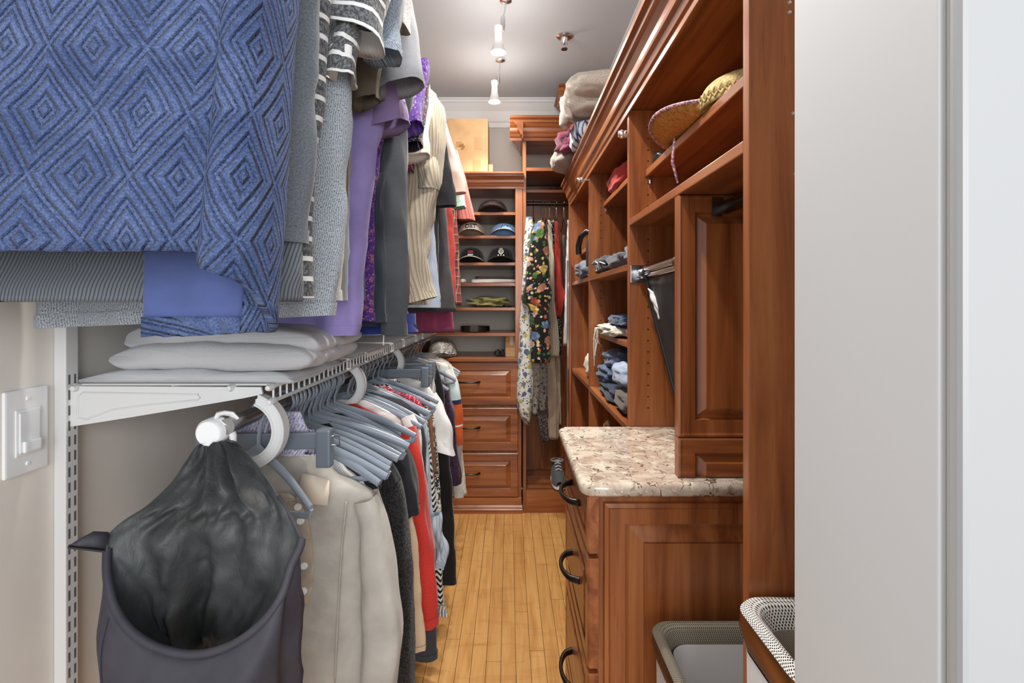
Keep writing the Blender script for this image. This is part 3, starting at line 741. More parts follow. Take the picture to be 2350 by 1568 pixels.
path = [(-.80, .452, 1.266), (-.70, .447, 1.267), (-.60, .445, 1.267), (-.50, .446, 1.266), (-.42, .449, 1.266), (-.36, .452, 1.266), (-.315, .458, 1.267), (-.288, .464, 1.266), (-.282, .458, 1.258), (-.272, .446, 1.250), (-.260, .444, 1.246), (-.247, .452, 1.240), (-.239, .468, 1.226), (-.236, .488, 1.206), (-.239, .506, 1.196), (-.248, .522, 1.190), (-.262, .530, 1.189), (-.285, .533, 1.188)]
def ribbon(root, name, path, ztop, mat, M=60, per=6, seed=0, amp=.004, shr=None, thick=.008):
    ct = [(i/(len(path)-1)) for i in range(len(path))]
    ch = [[(ct[i], path[i][k]) for i in range(len(path))] for k in range(3)]
    n = (len(path)-1)*per; rows = []; uvs = []
    cols = [[sinterp(ch[k], j/n) for k in range(3)] for j in range(n+1)]
    ac = [0]
    for j in range(1, n+1): ac.append(ac[-1]+math.hypot(cols[j][0]-cols[j-1][0], cols[j][1]-cols[j-1][1]))
    for i in range(M+1):
        t_ = i/M; row = []; uvr = []
        for j in range(n+1):
            x, y, hz = cols[j]; z = lerp(ztop, hz, t_)
            w = amp*nz(x*10+seed, z*6, seed)+amp*.5*nz(x*30, z*22, seed+5)
            x2 = x+(z-hz)*interp([(-.40, 0), (-.30, .07), (-.282, .105), (-.255, .085), (-.226, .05)], x)*(1 if z < 1.6 else max(0, 1-(z-1.6)*2))
            row.append(Vector((x2, y+w, z+.0025*nz(x*60, seed, 2)*t_**8))); uvr.append((ac[j], z))
        rows.append(row); uvs.append(uvr)
    o = grid(name, rows, mat, root, uvs, thick); return o
ribbon(t, 'front_and_side', path, 1.93, PLUSH, seed=3)
bk = [(-.285, .533, 1.188), (-.31, .534, 1.186), (-.34, .535, 1.185), (-.37, .536, 1.184), (-.39, .537, 1.184)]
ribbon(t, 'back_lining', [(a, b, c+.016) for a, b, c in bk], 1.60, LINING, M=30, seed=5, thick=.006)
ribbon(t, 'back_hem', bk, 1.205, PLUSH, M=6, seed=5, thick=.011)
# ---- 2 grey heather sweatshirt
def upper(name, label, cat, Y, edge, mat, hem_py=None, **kw):
    t = garment(name, label, cat, Y, UP, 1.2)
    r = [NECKU]+px2(Y, edge)
    body(t, Y, r, None, mat, **kw); upper_hanger(Y)
    return t
HEATH = fab('grey_heather', (122, 127, 134), (82, 87, 94), 'heather')
RIBG = fab('grey_rib', (118, 123, 130), (70, 75, 82), 'rib', 1.4)
Y = .585
t = garment('grey_sweatshirt', 'grey heather sweatshirt with ribbed hem just behind the blue plush pullover', 'sweatshirt', Y, UP, 1.22)
body(t, Y, [NECKU]+px2(Y, [(728, -200), (727, 0), (723, 200), (718, 350), (706, 480), (698, 558)]), [(XL+.012, 1.95), (XL+.012, 1.2)], HEATH, thick=.032, seed=2, fold=.005)
body(t, Y, px2(Y, [(696, 556), (690, 600), (686, 693)]), [(XL+.014, 1.4), (XL+.014, 1.1)], RIBG, name='rib_hem', thick=.030, seed=2, fold=.005, M=10)
upper_hanger(Y)
# ---- 3 striped knit
STR = fab('charcoal_knit_white_stripes', (74, 76, 80), (236, 236, 234), 'hstripe', 1.0, (128, 130, 132))
Y = .655
t = garment('striped_knit_cardigan', 'charcoal knit top with thin white stripes on the upper rod', 'knit top', Y, UP, 1.22)
body(t, Y, [NECKU]+px2(Y, [(770, -150), (758, 0), (750, 120), (744, 220), (730, 300), (722, 420), (716, 520), (716, 640), (714, 684)]), [(XL+.02, 1.95), (XL+.02, 1.2)], STR, thick=.034, seed=4, fold=.004)
sleeve(t, sp(.72, (835, -190, .05, .05, 0), (820, -90, .046, .045, 0), (812, 0, .042, .042, 0), (812, 92, .040, .042, -.005)), STR, seed=4, cut=.012)
sleeve(t, sp(.70, (800, 60, .012, .02, 0), (785, 130, .016, .025, 0), (782, 182, .018, .028, 0)), STR, name='under_sleeve', seed=8)
upper_hanger(Y)
# ---- 4 grey tweed cardigan
TWD = fab('grey_tweed_knit', (142, 150, 160), (84, 92, 102), 'tweed', 1.7, (188, 194, 200), bump=.6)
TWB = fab('blue_grey_tweed', (116, 128, 144), (70, 80, 96), 'tweed', 1.4, (160, 170, 182))
Y = .735
t = garment('tweed_cardigan', 'long grey tweed knit cardigan behind the striped knit top', 'cardigan', Y, UP, 1.19)
body(t, Y, [NECKU]+px2(Y, [(822, 20), (812, 100), (808, 250), (806, 350), (802, 450), (796, 560), (784, 650), (774, 700), (770, 738)]), [(-.676, 1.95), (-.676, 1.1)], TWD, thick=.036, seed=6, fold=.011, kf=46, tilt=.045)
sleeve(t, sp(.80, (880, -160, .045, .04, 0), (870, -30, .042, .038, 0), (862, 70, .036, .034, 0), (868, 130, .030, .030, -.006)), TWB, seed=6, cut=.008)
ed = fab('cardigan_edge_band', (96, 104, 114), (66, 72, 80), 'rib', 1.2)
upper_hanger(Y)
# ---- 5 pale grey textured sleeve top
t = garment('pale_textured_top', 'pale grey textured top with turned sleeve beside the striped sleeve', 'knit top', .84, UP, 1.2)
PGT = fab('pale_grey_texture', (172, 172, 170), (136, 136, 134), 'tweed', 1.5)
body(t, .84, [NECKU]+px2(.84, [(812, 60), (800, 200), (796, 400), (785, 690)]), None, PGT, thick=.03, seed=9)
sleeve(t, sp(.86, (885, -180, .04, .04, 0), (888, -60, .038, .036, 0), (893, 20, .032, .034, 0), (898, 55, .026, .032, 0)), PGT, seed=9, cut=.014)
upper_hanger(.84)
# ---- 6 olive brown sleeve top
t = garment('brown_tee', 'brown grey tee with curled sleeve above the lavender hoodie', 't-shirt', .90, UP, 1.2)
BRN = fab('brown_grey_jersey', (104, 96, 84), (70, 64, 56))
body(t, .90, [NECKU]+px2(.90, [(820, 100), (806, 250), (800, 400), (790, 690)]), None, BRN, thick=.028, seed=10)
sleeve(t, sp(.91, (850, -40, .032, .03, 0), (850, 80, .030, .03, 0), (842, 180, .024, .03, 0), (840, 238, .022, .028, 0)), BRN, seed=10, cut=-.012)
upper_hanger(.90)
# ---- grey tee
Y = .935
t = garment('grey_tee', 'pale grey tee with wide short sleeve highest in the row of tops', 't-shirt', Y, UP, 1.25)
GT = fab('pale_grey_jersey', (158, 160, 166), (138, 140, 148), 'heather', 1.4)
body(t, Y, [NECKU]+px2(Y, [(840, 60), (815, 200), (805, 400), (800, 690)]), None, GT, thick=.02, seed=17)
sleeve(t, sp(.955, (868, -150, .045, .04, -.0), (880, -50, .047, .042, 0), (900, 60, .046, .042, 0), (914, 150, .044, .040, 0), (918, 206, .042, .040, 0)), GT, seed=17, cut=-.012, wr=.003)
upper_hanger(Y)
# ---- 7 lavender hoodie
LAV = fab('lavender_fleece', (150, 138, 196), (126, 112, 174), bump=.2)
Y = 1.0
t = garment('lavender_sweatshirt', 'lavender fleece sweatshirt between the tweed cardigan and the charcoal top', 'sweatshirt', Y, UP, 1.16)
body(t, Y, [NECKU]+px2(Y, [(905, 190), (885, 260), (866, 330), (856, 430), (846, 540), (836, 640), (836, 740), (826, 768)]), None, LAV, thick=.04, seed=11, fold=.014, kf=44)
sleeve(t, sp(1.02, (886, 205, .034, .04, 0), (885, 230, .038, .04, 0), (886, 262, .043, .042, 0), (888, 298, .044, .04, 0)), fab('mauve_cuff', (138, 116, 158), (110, 90, 132)), name='short_sleeve', seed=11, cut=-.014)
upper_hanger(Y)
t = garment('denim_shirt', 'slate blue ribbed sleeve top behind the brown tee', 'shirt', 1.05, UP, 1.2)
SLB = fab('slate_blue_rib', (104, 122, 146), (70, 86, 108), 'rib', 1.3)
body(t, 1.05, [NECKU]+px2(1.05, [(870, 200), (850, 300), (842, 430), (835, 690)]), None, SLB, thick=.026, seed=12)
sleeve(t, sp(1.06, (895, 100, .03, .03, 0), (890, 180, .034, .03, 0), (888, 238, .03, .028, 0)), SLB, seed=12)
upper_hanger(1.05)
# ---- dark purple floral sliver
t = upper('purple_print_top', 'dark purple print top glimpsed between lavender sweatshirt and charcoal top', 'top', 1.075, [(905, 200), (880, 330), (866, 430), (862, 540), (860, 737)], fab('purple_print', (70, 42, 108), (150, 84, 120), 'floral', 3.2, cols=[(124, 70, 140), (92, 60, 150), (160, 100, 120)]), thick=.02, seed=13)
# ---- charcoal long sleeve top
CHA = fab('charcoal_jersey', (66, 69, 74), (50, 53, 58), bump=.2); NVB = fab('ink_jersey', (44, 50, 60), (34, 38, 46), bump=.2)
Y = 1.125
t = garment('charcoal_long_sleeve_top', 'charcoal long sleeve top hanging to just above the wire shelf', 'top', Y, UP, 1.14)
body(t, Y, [NECKU]+px2(Y, [(920, 240), (900, 330), (892, 420), (890, 560), (894, 700), (896, 748)]), None, NVB, thick=.028, seed=14)
sleeve(t, sp(1.14, (915, 200, .035, .03, 0), (900, 300, .034, .028, 0), (898, 420, .035, .027, -.01), (902, 560, .034, .026, -.02), (905, 690, .029, .024, -.025), (903, 768, .027, .022, -.025)), CHA, seed=14, wr=.004)
sleeve(t, sp(1.09, (868, 400, .012, .02, 0), (862, 520, .018, .022, 0), (868, 650, .020, .022, 0), (872, 740, .014, .02, 0)), NVB, name='front_fold', seed=15)
upper_hanger(Y)
# ---- royal blue shorts/top with white stripe
BLU = fab('royal_blue_twill', (44, 58, 124), (36, 46, 100), bump=.2)
Y = 1.19
t = garment('royal_blue_top', 'royal blue top with a white side stripe resting near the wire shelf', 'top', Y, UP, 1.12)
body(t, Y, [NECKU]+px2(Y, [(930, 280), (925, 500), (925, 690), (940, 730), (958, 772)]), None, BLU, thick=.035, seed=16, tilt=.05)
MB().tube([P(878, 690, 1.14), P(882, 740, 1.138), P(880, 792, 1.138)], .0016, 6, ry=.003).build('side_stripe', WHITEPL, t, True)
upper_hanger(Y)
# ---- sleeves peeking out below the grey tee
def peek(name, label, cat, Y, ctr, mat, hem_py, seed, cut=-.01):
    t = garment(name, label, cat, Y, UP, 1.25)
    body(t, Y, [NECKU]+px2(Y, [(ctr[0][0]-20, ctr[0][1]), (ctr[0][0]-38, ctr[0][1]+120), (ctr[0][0]-42, hem_py)]), None, mat, thick=.026, seed=seed)
    sleeve(t, [(wx(a, Y+dy), Y+dy, wz(b, Y+dy), rx, ry) for a, b, rx, ry, dy in ctr], mat, seed=seed, cut=cut)
    upper_hanger(Y); return t
PFL = fab('violet_floral', (96, 66, 148), (186, 160, 190), 'floral', 3.0, cols=[(150, 110, 180), (186, 150, 196), (70, 44, 120), (120, 84, 170)])
peek('violet_floral_top', 'violet floral top with short sleeve under the grey tee sleeve', 'top', 1.31, [(945, 150, .045, .035, 0), (942, 230, .034, .032, -.03), (942, 298, .03, .032, -.05)], PFL, 690, 20)
SEQ = fab('dark_multi_print', (34, 26, 40), (150, 30, 50), 'floral', 3.4, cols=[(150, 36, 50), (206, 198, 204), (90, 100, 130), (60, 20, 40)])
peek('dark_print_top', 'dark red and white print top with short sleeve below the violet floral sleeve', 'top', 1.37, [(948, 200, .045, .032, 0), (940, 280, .040, .03, -.03), (938, 338, .036, .03, -.04)], SEQ, 690, 21)
CRM = fab('cream_cotton', (224, 216, 204), (206, 196, 182), bump=.15)
peek('cream_blouse', 'cream blouse with wide cuff above the tan corduroy jacket', 'blouse', 1.43, [(955, 230, .04, .03, 0), (948, 310, .043, .03, -.03), (944, 366, .044, .03, -.04)], CRM, 690, 22, cut=-.016)
PLN = fab('navy_red_plaid', (40, 42, 74), (150, 30, 40), 'plaid', .6)
peek('navy_plaid_shirt', 'navy and red plaid shirt cuff peeking below the cream blouse', 'shirt', 1.48, [(945, 280, .03, .028, 0), (930, 360, .03, .028, -.03), (926, 400, .026, .026, -.03)], PLN, 690, 23)
# ---- tan corduroy jacket
CRD = fab('tan_corduroy', (178, 168, 150), (146, 134, 114), 'cord', 1.2, bump=.7)
Y = 1.57
t = garment('corduroy_jacket', 'tan wide-wale corduroy jacket with folded sleeve in the upper row', 'jacket', Y, UP, 1.2)
body(t, Y, [NECKU]+px2(Y, [(962, 200), (980, 240), (990, 330), (985, 450), (972, 560), (974, 640), (985, 700)]), None, CRD, thick=.045, seed=24, fold=.012, kf=44)
sleeve(t, sp(1.56, (962, 215, .05, .045, -.01), (975, 280, .055, .05, -.03), (978, 370, .055, .05, -.05), (965, 450, .052, .046, -.06), (950, 540, .048, .042, -.06), (952, 620, .048, .04, -.06), (968, 690, .046, .04, -.06)), CRD, seed=24, wr=.009)
sleeve(t, sp(1.5, (978, 350, .035, .025, 0), (985, 400, .032, .03, -.02), (984, 436, .026, .03, -.02)), CRD, name='sleeve_fold', seed=25, wr=.006)
upper_hanger(Y)
# ---- far slivers
LBD = fab('pale_blue_chambray', (178, 188, 204), (146, 158, 180), 'heather', 1.2)
upper('chambray_shirt', 'pale blue chambray shirt right behind the corduroy jacket', 'shirt', 1.72, [(985, 225), (990, 330), (995, 480), (1003, 600), (1011, 706)], LBD, thick=.03, seed=26)
BLK = fab('black_cotton', (38, 38, 42), (28, 28, 31), bump=.2)
t = upper('black_print_shirt', 'black short sleeve shirt behind the chambray shirt', 'shirt', 1.86, [(990, 240), (1003, 330), (1006, 480), (1008, 700)], BLK, thick=.03, seed=27)
sleeve(t, sp(1.87, (995, 260, .03, .028, 0), (1010, 360, .034, .03, -.01), (1020, 430, .034, .03, -.02), (1022, 474, .034, .03, -.02)), BLK, seed=27)
CH2 = fab('dark_grey_twill', (74, 72, 74), (60, 58, 60), bump=.2)
upper('charcoal_trench', 'long charcoal twill coat between the black shirt and the plaid shirt', 'coat', 2.0, [(1000, 290), (1015, 400), (1024, 480), (1032, 600), (1043, 690), (1046, 716)], CH2, thick=.035, seed=28)
MAG = fab('magenta_denim', (158, 74, 104), (126, 50, 80), 'denim')
t = upper('magenta_jacket', 'magenta denim jacket hem below the charcoal coat', 'jacket', 2.07, [(1005, 300), (1010, 480), (1020, 600), (1036, 700), (1043, 760), (1043, 764)], MAG, thick=.03, seed=29)
PCH = fab('peach_jersey', (224, 196, 180), (206, 176, 160), bump=.15)
t = upper('peach_tee', 'pale peach tee with short sleeve beside the cardboard box', 't-shirt', 2.2, [(1008, 280), (1020, 360), (1024, 480), (1028, 690)], PCH, thick=.028, seed=30)
sleeve(t, sp(2.2, (1010, 290, .03, .03, 0), (1030, 360, .036, .032, -.01), (1044, 410, .038, .034, -.02), (1049, 445, .038, .034, -.02)), PCH, seed=30, wr=.003)
RED1 = fab('coral_red_jersey', (186, 72, 66), (160, 54, 50))
upper('coral_top', 'coral red top sliver between the charcoal coat and the plaid shirt', 'top', 2.3, [(1015, 320), (1030, 420), (1042, 520), (1046, 640), (1047, 700)], RED1, thick=.026, seed=31)
MNT = fab('mint_cotton', (170, 198, 186), (140, 170, 158))
t = upper('mint_shirt', 'mint green shirt cuff above the salmon pink sleeve', 'shirt', 2.38, [(1018, 330), (1030, 420), (1036, 690)], MNT, thick=.024, seed=32)
sleeve(t, sp(2.38, (1025, 360, .03, .028, 0), (1046, 430, .034, .03, -.01), (1055, 478, .026, .03, -.02)), MNT, seed=32)
PLD = fab('red_black_plaid', (150, 70, 66), (60, 66, 64), 'plaid', .75)
upper('plaid_shirt', 'red and black plaid flannel shirt, farthest long one in the upper row', 'shirt', 2.48, [(1020, 330), (1036, 420), (1050, 520), (1055, 620), (1059, 702)], PLD, thick=.028, seed=33)
SAL = fab('salmon_rib', (204, 128, 118), (170, 92, 84), 'rib', .5)
t = upper('salmon_rib_tee', 'salmon pink ribbed tee with sleeve reaching in front of the caps', 't-shirt', 2.62, [(1030, 330), (1040, 430), (1044, 520), (1046, 690)], SAL, thick=.026, seed=34)
sleeve(t, sp(2.62, (1035, 350, .035, .03, 0), (1052, 420, .040, .034, -.01), (1064, 470, .042, .036, -.02), (1071, 505, .042, .036, -.02)), SAL, seed=34, wr=.003, cut=.012)
# ================================================================ lower row of clothes
NECKL = (XRod+.05, .962)
def lower(name, label, cat, Y, edge, mat, neck=True, lclip=-.63, **kw):
    t = garment(name, label, cat, Y, LO, .3)
    r = ([NECKL] if neck else [])+px2(Y, edge)
    l = [(max(lclip, 2*XRod-x), z) for x, z in r]
    body(t, Y, r, l, mat, **kw)
    return t
# ---- hooded jacket hung by its hood over the rod end
SHINY = G('black_nylon_lining', .5, spec=.4); SHINY.col(SHINY.ramp(SHINY.noise(SHINY.coord(), 18, 4), [(.3, (44, 46, 47)), (.7, (72, 75, 76))])); SHINY.bump(SHINY.noise(SHINY.coord('Object', (60, 60, 26)), 1, 4, .6, .8), .5, .004); SHINY = SHINY.m
SHELL = G('charcoal_softshell', .6, spec=.3); SHELL.col(SHELL.ramp(SHELL.noise(SHELL.coord(), 12, 3), [(.3, (50, 49, 56)), (.7, (64, 62, 70))])); SHELL.bump(SHELL.noise(SHELL.coord('Object'), 40, 4, .6), .3, .003); SHELL = SHELL.m
t = thing('hooded_jacket', 'black hooded jacket hung by its hood over the end of the lower rod', 'jacket', (-.43, .7, .5))
low = [(246, 1262, .672), (247, 1330, .655), (266, 1400, .642), (308, 1455, .632), (370, 1490, .628), (450, 1503, .626), (530, 1482, .628), (600, 1432, .634), (645, 1370, .645), (668, 1300, .66), (692, 1238, .68)]
upp = [(664, 1182, .70), (622, 1110, .728), (578, 1052, .752), (545, 1022, .760), (500, 1013, .763), (458, 1018, .760), (428, 1056, .750), (394, 1106, .736), (335, 1162, .708), (282, 1196, .69), (250, 1226, .68)]
loop = [P(*q) for q in low+upp]; n0 = len(loop)
def cr_loop(pts, per):
    out = []; n = len(pts)
    for i in range(n):
        a, b, c, d = pts[i-1], pts[i], pts[(i+1) % n], pts[(i+2) % n]
        for k in range(per):
            u = k/per; out.append(.5*((2*b)+(c-a)*u+(2*a-5*b+4*c-d)*u*u+(3*b-a-3*c+d)*u**3))
    return out
LP = cr_loop(loop, 5); nl = len(LP)
Lf = [(246, 1262), (250, 1226), (282, 1196), (335, 1162), (394, 1106), (428, 1056), (458, 1018), (480, 1013)]; Rt = [(692, 1238), (664, 1182), (622, 1110), (578, 1052), (545, 1022), (520, 1013)]
lo_ = [(246, 1262), (247, 1330), (266, 1400), (308, 1455), (340, 1478)]; ro_ = [(692, 1238), (668, 1300), (645, 1370), (600, 1432), (560, 1468)]
lpx = sorted([(b_, a_) for a_, b_ in Lf+lo_[1:]]); rpx = sorted([(b_, a_) for a_, b_ in Rt+ro_[1:]])
eY = [(1013, .763), (1056, .750), (1110, .732), (1162, .706), (1230, .682), (1300, .660), (1370, .647), (1432, .640), (1500, .640)]
bY = [(1013, .760), (1060, .742), (1120, .716), (1178, .694), (1190, .700), (1240, .694), (1320, .706), (1400, .728), (1500, .742)]
rows = []
for i in range(61):
    py = lerp(1013, 1498, i/60); xl_, xr_ = sinterp(lpx, py), sinterp(rpx, py); row = []
    e0, b0 = sinterp(eY, py), sinterp(bY, py)
    for j in range(61):
        s_ = j/60; px = lerp(xl_, xr_, s_); bell = math.sin(PI*s_)**.62
        yy = lerp(e0, b0, bell)
        q = Vector((wx(px, yy), yy, wz(py, yy)))
        pw = .006*math.sin(14*s_+3*nz(s_*3, py*.006, 2))+.005*math.sin(31*s_+6*nz(s_*2, py*.01, 7))
        pw += .020*nz(s_*5, py*.0045, 1.5)+.010*abs(nz(s_*11+py*.004, py*.012, 4))
        pw += .006*math.exp(-((py-1184)/9.)**2)*math.sin(60*s_+nz(s_*6, 1, 1)*4)
        tri_ = math.exp(-((s_-.5-.06*nz(py*.01, 3, 3))/.05)**2)*(.012 if py > 1300 else .003)
        row.append(q+Vector((0, (pw+tri_)*min(1, bell*1.2), 0)))
    rows.append(row)
hood = grid('hood_lining', rows, SHINY, t)
k0 = (len(low)-1)*5
rim = LP[:k0+1]
MB().tube(rim, .0055, 10).build('hood_binding', SHELL, t, True)
MB().tube([LP[k0], LP[k0+4], LP[k0+8]], .003, 8).build('hood_binding', SHELL, t, True)
rows = []; m = len(rim)
for i in range(29):
    r = i/28; row = []
    for j in range(m):
        q = rim[j]; s_ = j/(m-1)
        xb = lerp(wx(205, .66), wx(668, .66), s_); zb = .46
        bl = min(1, (r*1.5))**1.0
        x = lerp(q.x, xb, min(1, r*1.9)**.8) if s_ > .85 else lerp(q.x, xb, r**1.3); z = lerp(q.z, zb, r)
        roll = -.022*math.sin(PI*min(1, r*2.6))-.006*min(1, r*8)
        edgef = math.sin(PI*s_)
        y = q.y+roll*(.3+.7*edgef)+.03*r*(1-edgef)
        w = .010*nz(x*16, z*14, 8)*min(1, r*6)+.007*nz(x*38, z*20, 3)*min(1, r*6)+.004*math.sin(z*60+8*nz(x*8, z*6, 2))*abs(2*s_-1)**2
        row.append(Vector((x+(.004*nz(z*30, 3, s_*3) if s_ in (0, 1) else 0), y+w, z)))
    rows.append(row)
grid('shell', rows, SHELL, t, None, .005)
for sx in (.18, .86):
    jx = int(sx*(m-1)); MB().tube([rows[i_][jx]+Vector((0, -.0035, 0)) for i_ in range(1, 26)], .0012, 6).build('shell_seam', SHELL, t, True)
bkr = [[Vector((-.45+(p_.x+.45)*.7-.03, .765+.004*nz(p_.x*9, p_.z*9, 1), p_.z)) for p_ in r_] for r_ in rows[::3]]
grid('back_shell', bkr, SHELL, t, None, .004)
sd_l = [[P(250, 1222, .682), P(246, 1245, .676), P(243, 1268, .672)], [P(215, 1220, .672), P(213, 1240, .668), P(212, 1262, .666)], [P(185, 1236, .664), P(184, 1246, .662), P(183, 1257, .660)], [P(158, 1253, .656), P(157, 1255, .656), P(157, 1257, .656)]]
grid('collar_flap', sd_l, SHELL, t, None, .006)
MB().tube([P(243, 1266, .668), P(212, 1262, .662), P(157, 1256, .654)], .0022, 6).build('zip_tape', BLACKPL, t, True)

# ---- beige henley
BEI = fab('beige_jersey', (180, 175, 167), (166, 160, 151), bump=.15)
SAT = fab('taupe_satin_trim', (176, 162, 146), (160, 145, 128), rough=.5, bump=.1)
Y = .952
t = garment('beige_henley_shirt', 'beige long sleeve henley shirt with buttons, in front of the black lace dress', 'shirt', Y, LO, .45)
rr = [(XRod+.06, .955)]+px2(.935, [(770, 1092), (815, 1112), (852, 1135), (866, 1165), (862, 1240), (850, 1350), (846, 1500), (846, 1640)])
body(t, .945, rr, [(max(-.60, 2*XRod-x), z) for x, z in rr], BEI, thick=.03, fold=.0022, kf=24, seed=41, M=50)
sleeve(t, sp(.935, (842, 1140, .02, .03, 0), (858, 1200, .024, .032, 0), (868, 1290, .030, .033, -.005), (876, 1380, .034, .033, -.01), (880, 1450, .035, .032, -.01), (872, 1540, .032, .03, -.01), (864, 1640, .028, .028, -.01)), BEI, seed=41, wr=.003)
def strip(name, pts, mat, root, wid, thick=.002, amp=0, n=30):
    """narrow cloth strip following points"""
    ch = [[(i/(len(pts)-1), pts[i][k]) for i in range(len(pts))] for k in range(3)]
    rows = []; uvs = []
    for i in range(n+1):
        c = Vector([sinterp(ch[k], i/n) for k in range(3)]); ww = wid[0]+(wid[1]-wid[0])*i/n
        row = []
        for j in range(7):
            a = j/6-.5
            row.append(c+Vector((a*ww, amp*math.sin(i*1.1+a*3)-.003*(1-4*a*a), 0)))
        rows.append(row); uvs.append([(j*ww/6, -i*.01) for j in range(7)])
    return grid(name, rows, mat, root, uvs, thick)
plk = strip('placket', [P(676, 1150, .900), P(694, 1200, .899), P(702, 1270, .898), P(702, 1330, .898), P(688, 1390, .899)], SAT, t, (.022, .03), amp=.002)
strip('neck_trim', [P(640, 1130, .908), P(664, 1150, .902), P(675, 1180, .902)], SAT, t, (.03, .03))
mb_ = [(684, 1163), (690, 1195), (698, 1298), (697, 1356)]
for a, b in mb_:
    MB().lathe([(0, -.004), (.0055, -.004), (.0068, -.002), (.0068, 0), (0, 0)], P(a, b, .896), 'y', 16).build('button', WHITEPL, t, True)
cf = [[P(694, 1086, .900), P(722, 1092, .897), P(756, 1103, .894)], [P(688, 1115, .894), P(718, 1122, .890), P(755, 1132, .888)], [P(679, 1150, .890), P(712, 1157, .886), P(752, 1160, .886)]]
grid('collar_flap', [[a.lerp(b, 0) for a, b in zip(r, r)] for r in cf], fab('peach_lining', (222, 208, 190), (212, 196, 176), bump=.1), t, None, .003)
for a, b in (((795, 1150), (768, 1568)),): strip('seam', [P(a[0], a[1], .906), P(782, 1300, .902), P(b[0], b[1], .902)], fab('beige_seam', (176, 169, 160), (166, 158, 148)), t, (.002, .002), .001)
MB().tube([P(668, 1370, .90), P(676, 1420, .898), P(690, 1440, .898), P(684, 1400, .899)], .003, 6).build('tie_ribbon', SAT, t, True)
# ---- ordered towards the back
WHT = fab('white_cotton', (232, 232, 230), (214, 214, 212), bump=.15); WRB = fab('white_rib', (226, 226, 224), (196, 196, 194), 'rib')
lower('white_camisole', 'white ribbed camisole tucked behind the beige henley', 'top', .995, [(800, 1080), (836, 1105), (845, 1150), (842, 1500)], WRB, thick=.018, seed=42)
lower('black_tank_top', 'black tank top with white lettered strap in front of the lace dress', 'top', 1.025, [(800, 1055), (862, 1095), (880, 1130), (884, 1240), (875, 1540)], BLK, thick=.018, seed=43)
LAC = fab('black_lace', (14, 14, 16), (48, 46, 46), 'lace', 2.6, bump=.7); BRB = fab('black_ribbed', (30, 30, 33), (18, 18, 20), 'rib')
Y = 1.075
t = garment('black_lace_dress', 'black lace long sleeve dress with ribbed shoulder beside the beige henley', 'dress', Y, LO, .3)
rr = [NECKL]+px2(Y, [(850, 1060), (885, 1085), (905, 1115), (915, 1180), (918, 1300), (925, 1450), (930, 1568)])
body(t, Y, rr, [(max(-.60, 2*XRod-x), z) for x, z in rr], LAC, thick=.032, seed=44, fold=.008, hem=.30)
sleeve(t, sp(Y-.02, (868, 1062, .022, .028, 0), (893, 1105, .024, .03, -.005), (908, 1180, .026, .03, -.01), (916, 1290, .027, .03, -.01), (922, 1410, .026, .028, -.01), (926, 1530, .024, .026, -.01), (928, 1640, .022, .024, -.01)), LAC, seed=44, wr=.003)
sleeve(t, sp(Y-.035, (850, 1068, .018, .02, 0), (878, 1082, .024, .022, 0), (896, 1112, .026, .024, 0)), BRB, name='ribbed_shoulder', seed=45, lip=False)
sleeve(t, sp(Y-.055, (845, 1072, .014, .01, 0), (858, 1095, .018, .012, 0), (850, 1122, .016, .01, 0)), fab('black_mesh_frill', (30, 30, 32), (120, 118, 118), 'sequin', 2.0), name='mesh_frill', seed=46, lip=False)
CAM = fab('camel_knit', (214, 188, 158), (194, 166, 134), 'heather')
lower('camel_knit_top', 'camel fuzzy knit top, a thin edge between black lace and red sweater', 'top', 1.13, [(880, 1035), (915, 1070), (935, 1140), (955, 1230), (966, 1340), (975, 1480), (975, 1492)], CAM, thick=.02, seed=47)
t = lower('black_velvet_top', 'black short sleeve top between the lace dress and the red sweater', 'top', 1.165, [(880, 1005), (905, 1020), (915, 1060), (922, 1200), (925, 1500)], BLK, thick=.02, seed=48)
sleeve(t, sp(1.16, (900, 1020, .02, .025, 0), (920, 1060, .030, .028, -.01), (930, 1120, .030, .028, -.015), (936, 1178, .026, .026, -.015)), BLK, seed=48)
REDS = fab('red_wool', (206, 62, 52), (176, 44, 38), 'heather', .8)
t = lower('red_sweater', 'bright red wool sweater in the lower row', 'sweater', 1.27, [(895, 968), (930, 990), (940, 1010), (945, 1060), (952, 1200), (965, 1300), (975, 1425)], REDS, thick=.03, seed=49)
sleeve(t, sp(1.265, (928, 985, .02, .028, 0), (944, 1050, .024, .03, -.01), (955, 1150, .026, .03, -.015), (968, 1280, .028, .03, -.02), (980, 1370, .028, .028, -.02), (982, 1430, .026, .026, -.02)), REDS, seed=49)
t = lower('white_tee', 'white short sleeve tee directly behind the red sweater', 't-shirt', 1.33, [(900, 945), (935, 960), (950, 985), (955, 1100), (958, 1400)], WHT, thick=.02, seed=50)
sleeve(t, sp(1.33, (935, 955, .018, .022, 0), (950, 1000, .018, .022, -.005), (958, 1050, .016, .02, -.005), (960, 1086, .013, .02, -.005)), WHT, seed=50)
DKH = fab('dark_heather_knit', (70, 70, 76), (38, 38, 42), 'heather', .7)
t = lower('dark_heather_cardigan', 'long dark heather cardigan reaching almost to the floor', 'cardigan', 1.43, [(890, 905), (945, 930), (965, 955), (975, 1010), (980, 1100), (988, 1250), (1000, 1400), (1004, 1508)], DKH, thick=.03, seed=51)
LBR = fab('pale_blue_rib', (188, 202, 214), (150, 166, 182), 'rib', .6)
t = lower('pale_blue_knit', 'pale blue ribbed knit with ruffled cuff beside the dark cardigan', 'sweater', 1.52, [(940, 930), (975, 960), (985, 1040), (992, 1150), (1003, 1260), (1008, 1290)], LBR, thick=.026, seed=52)
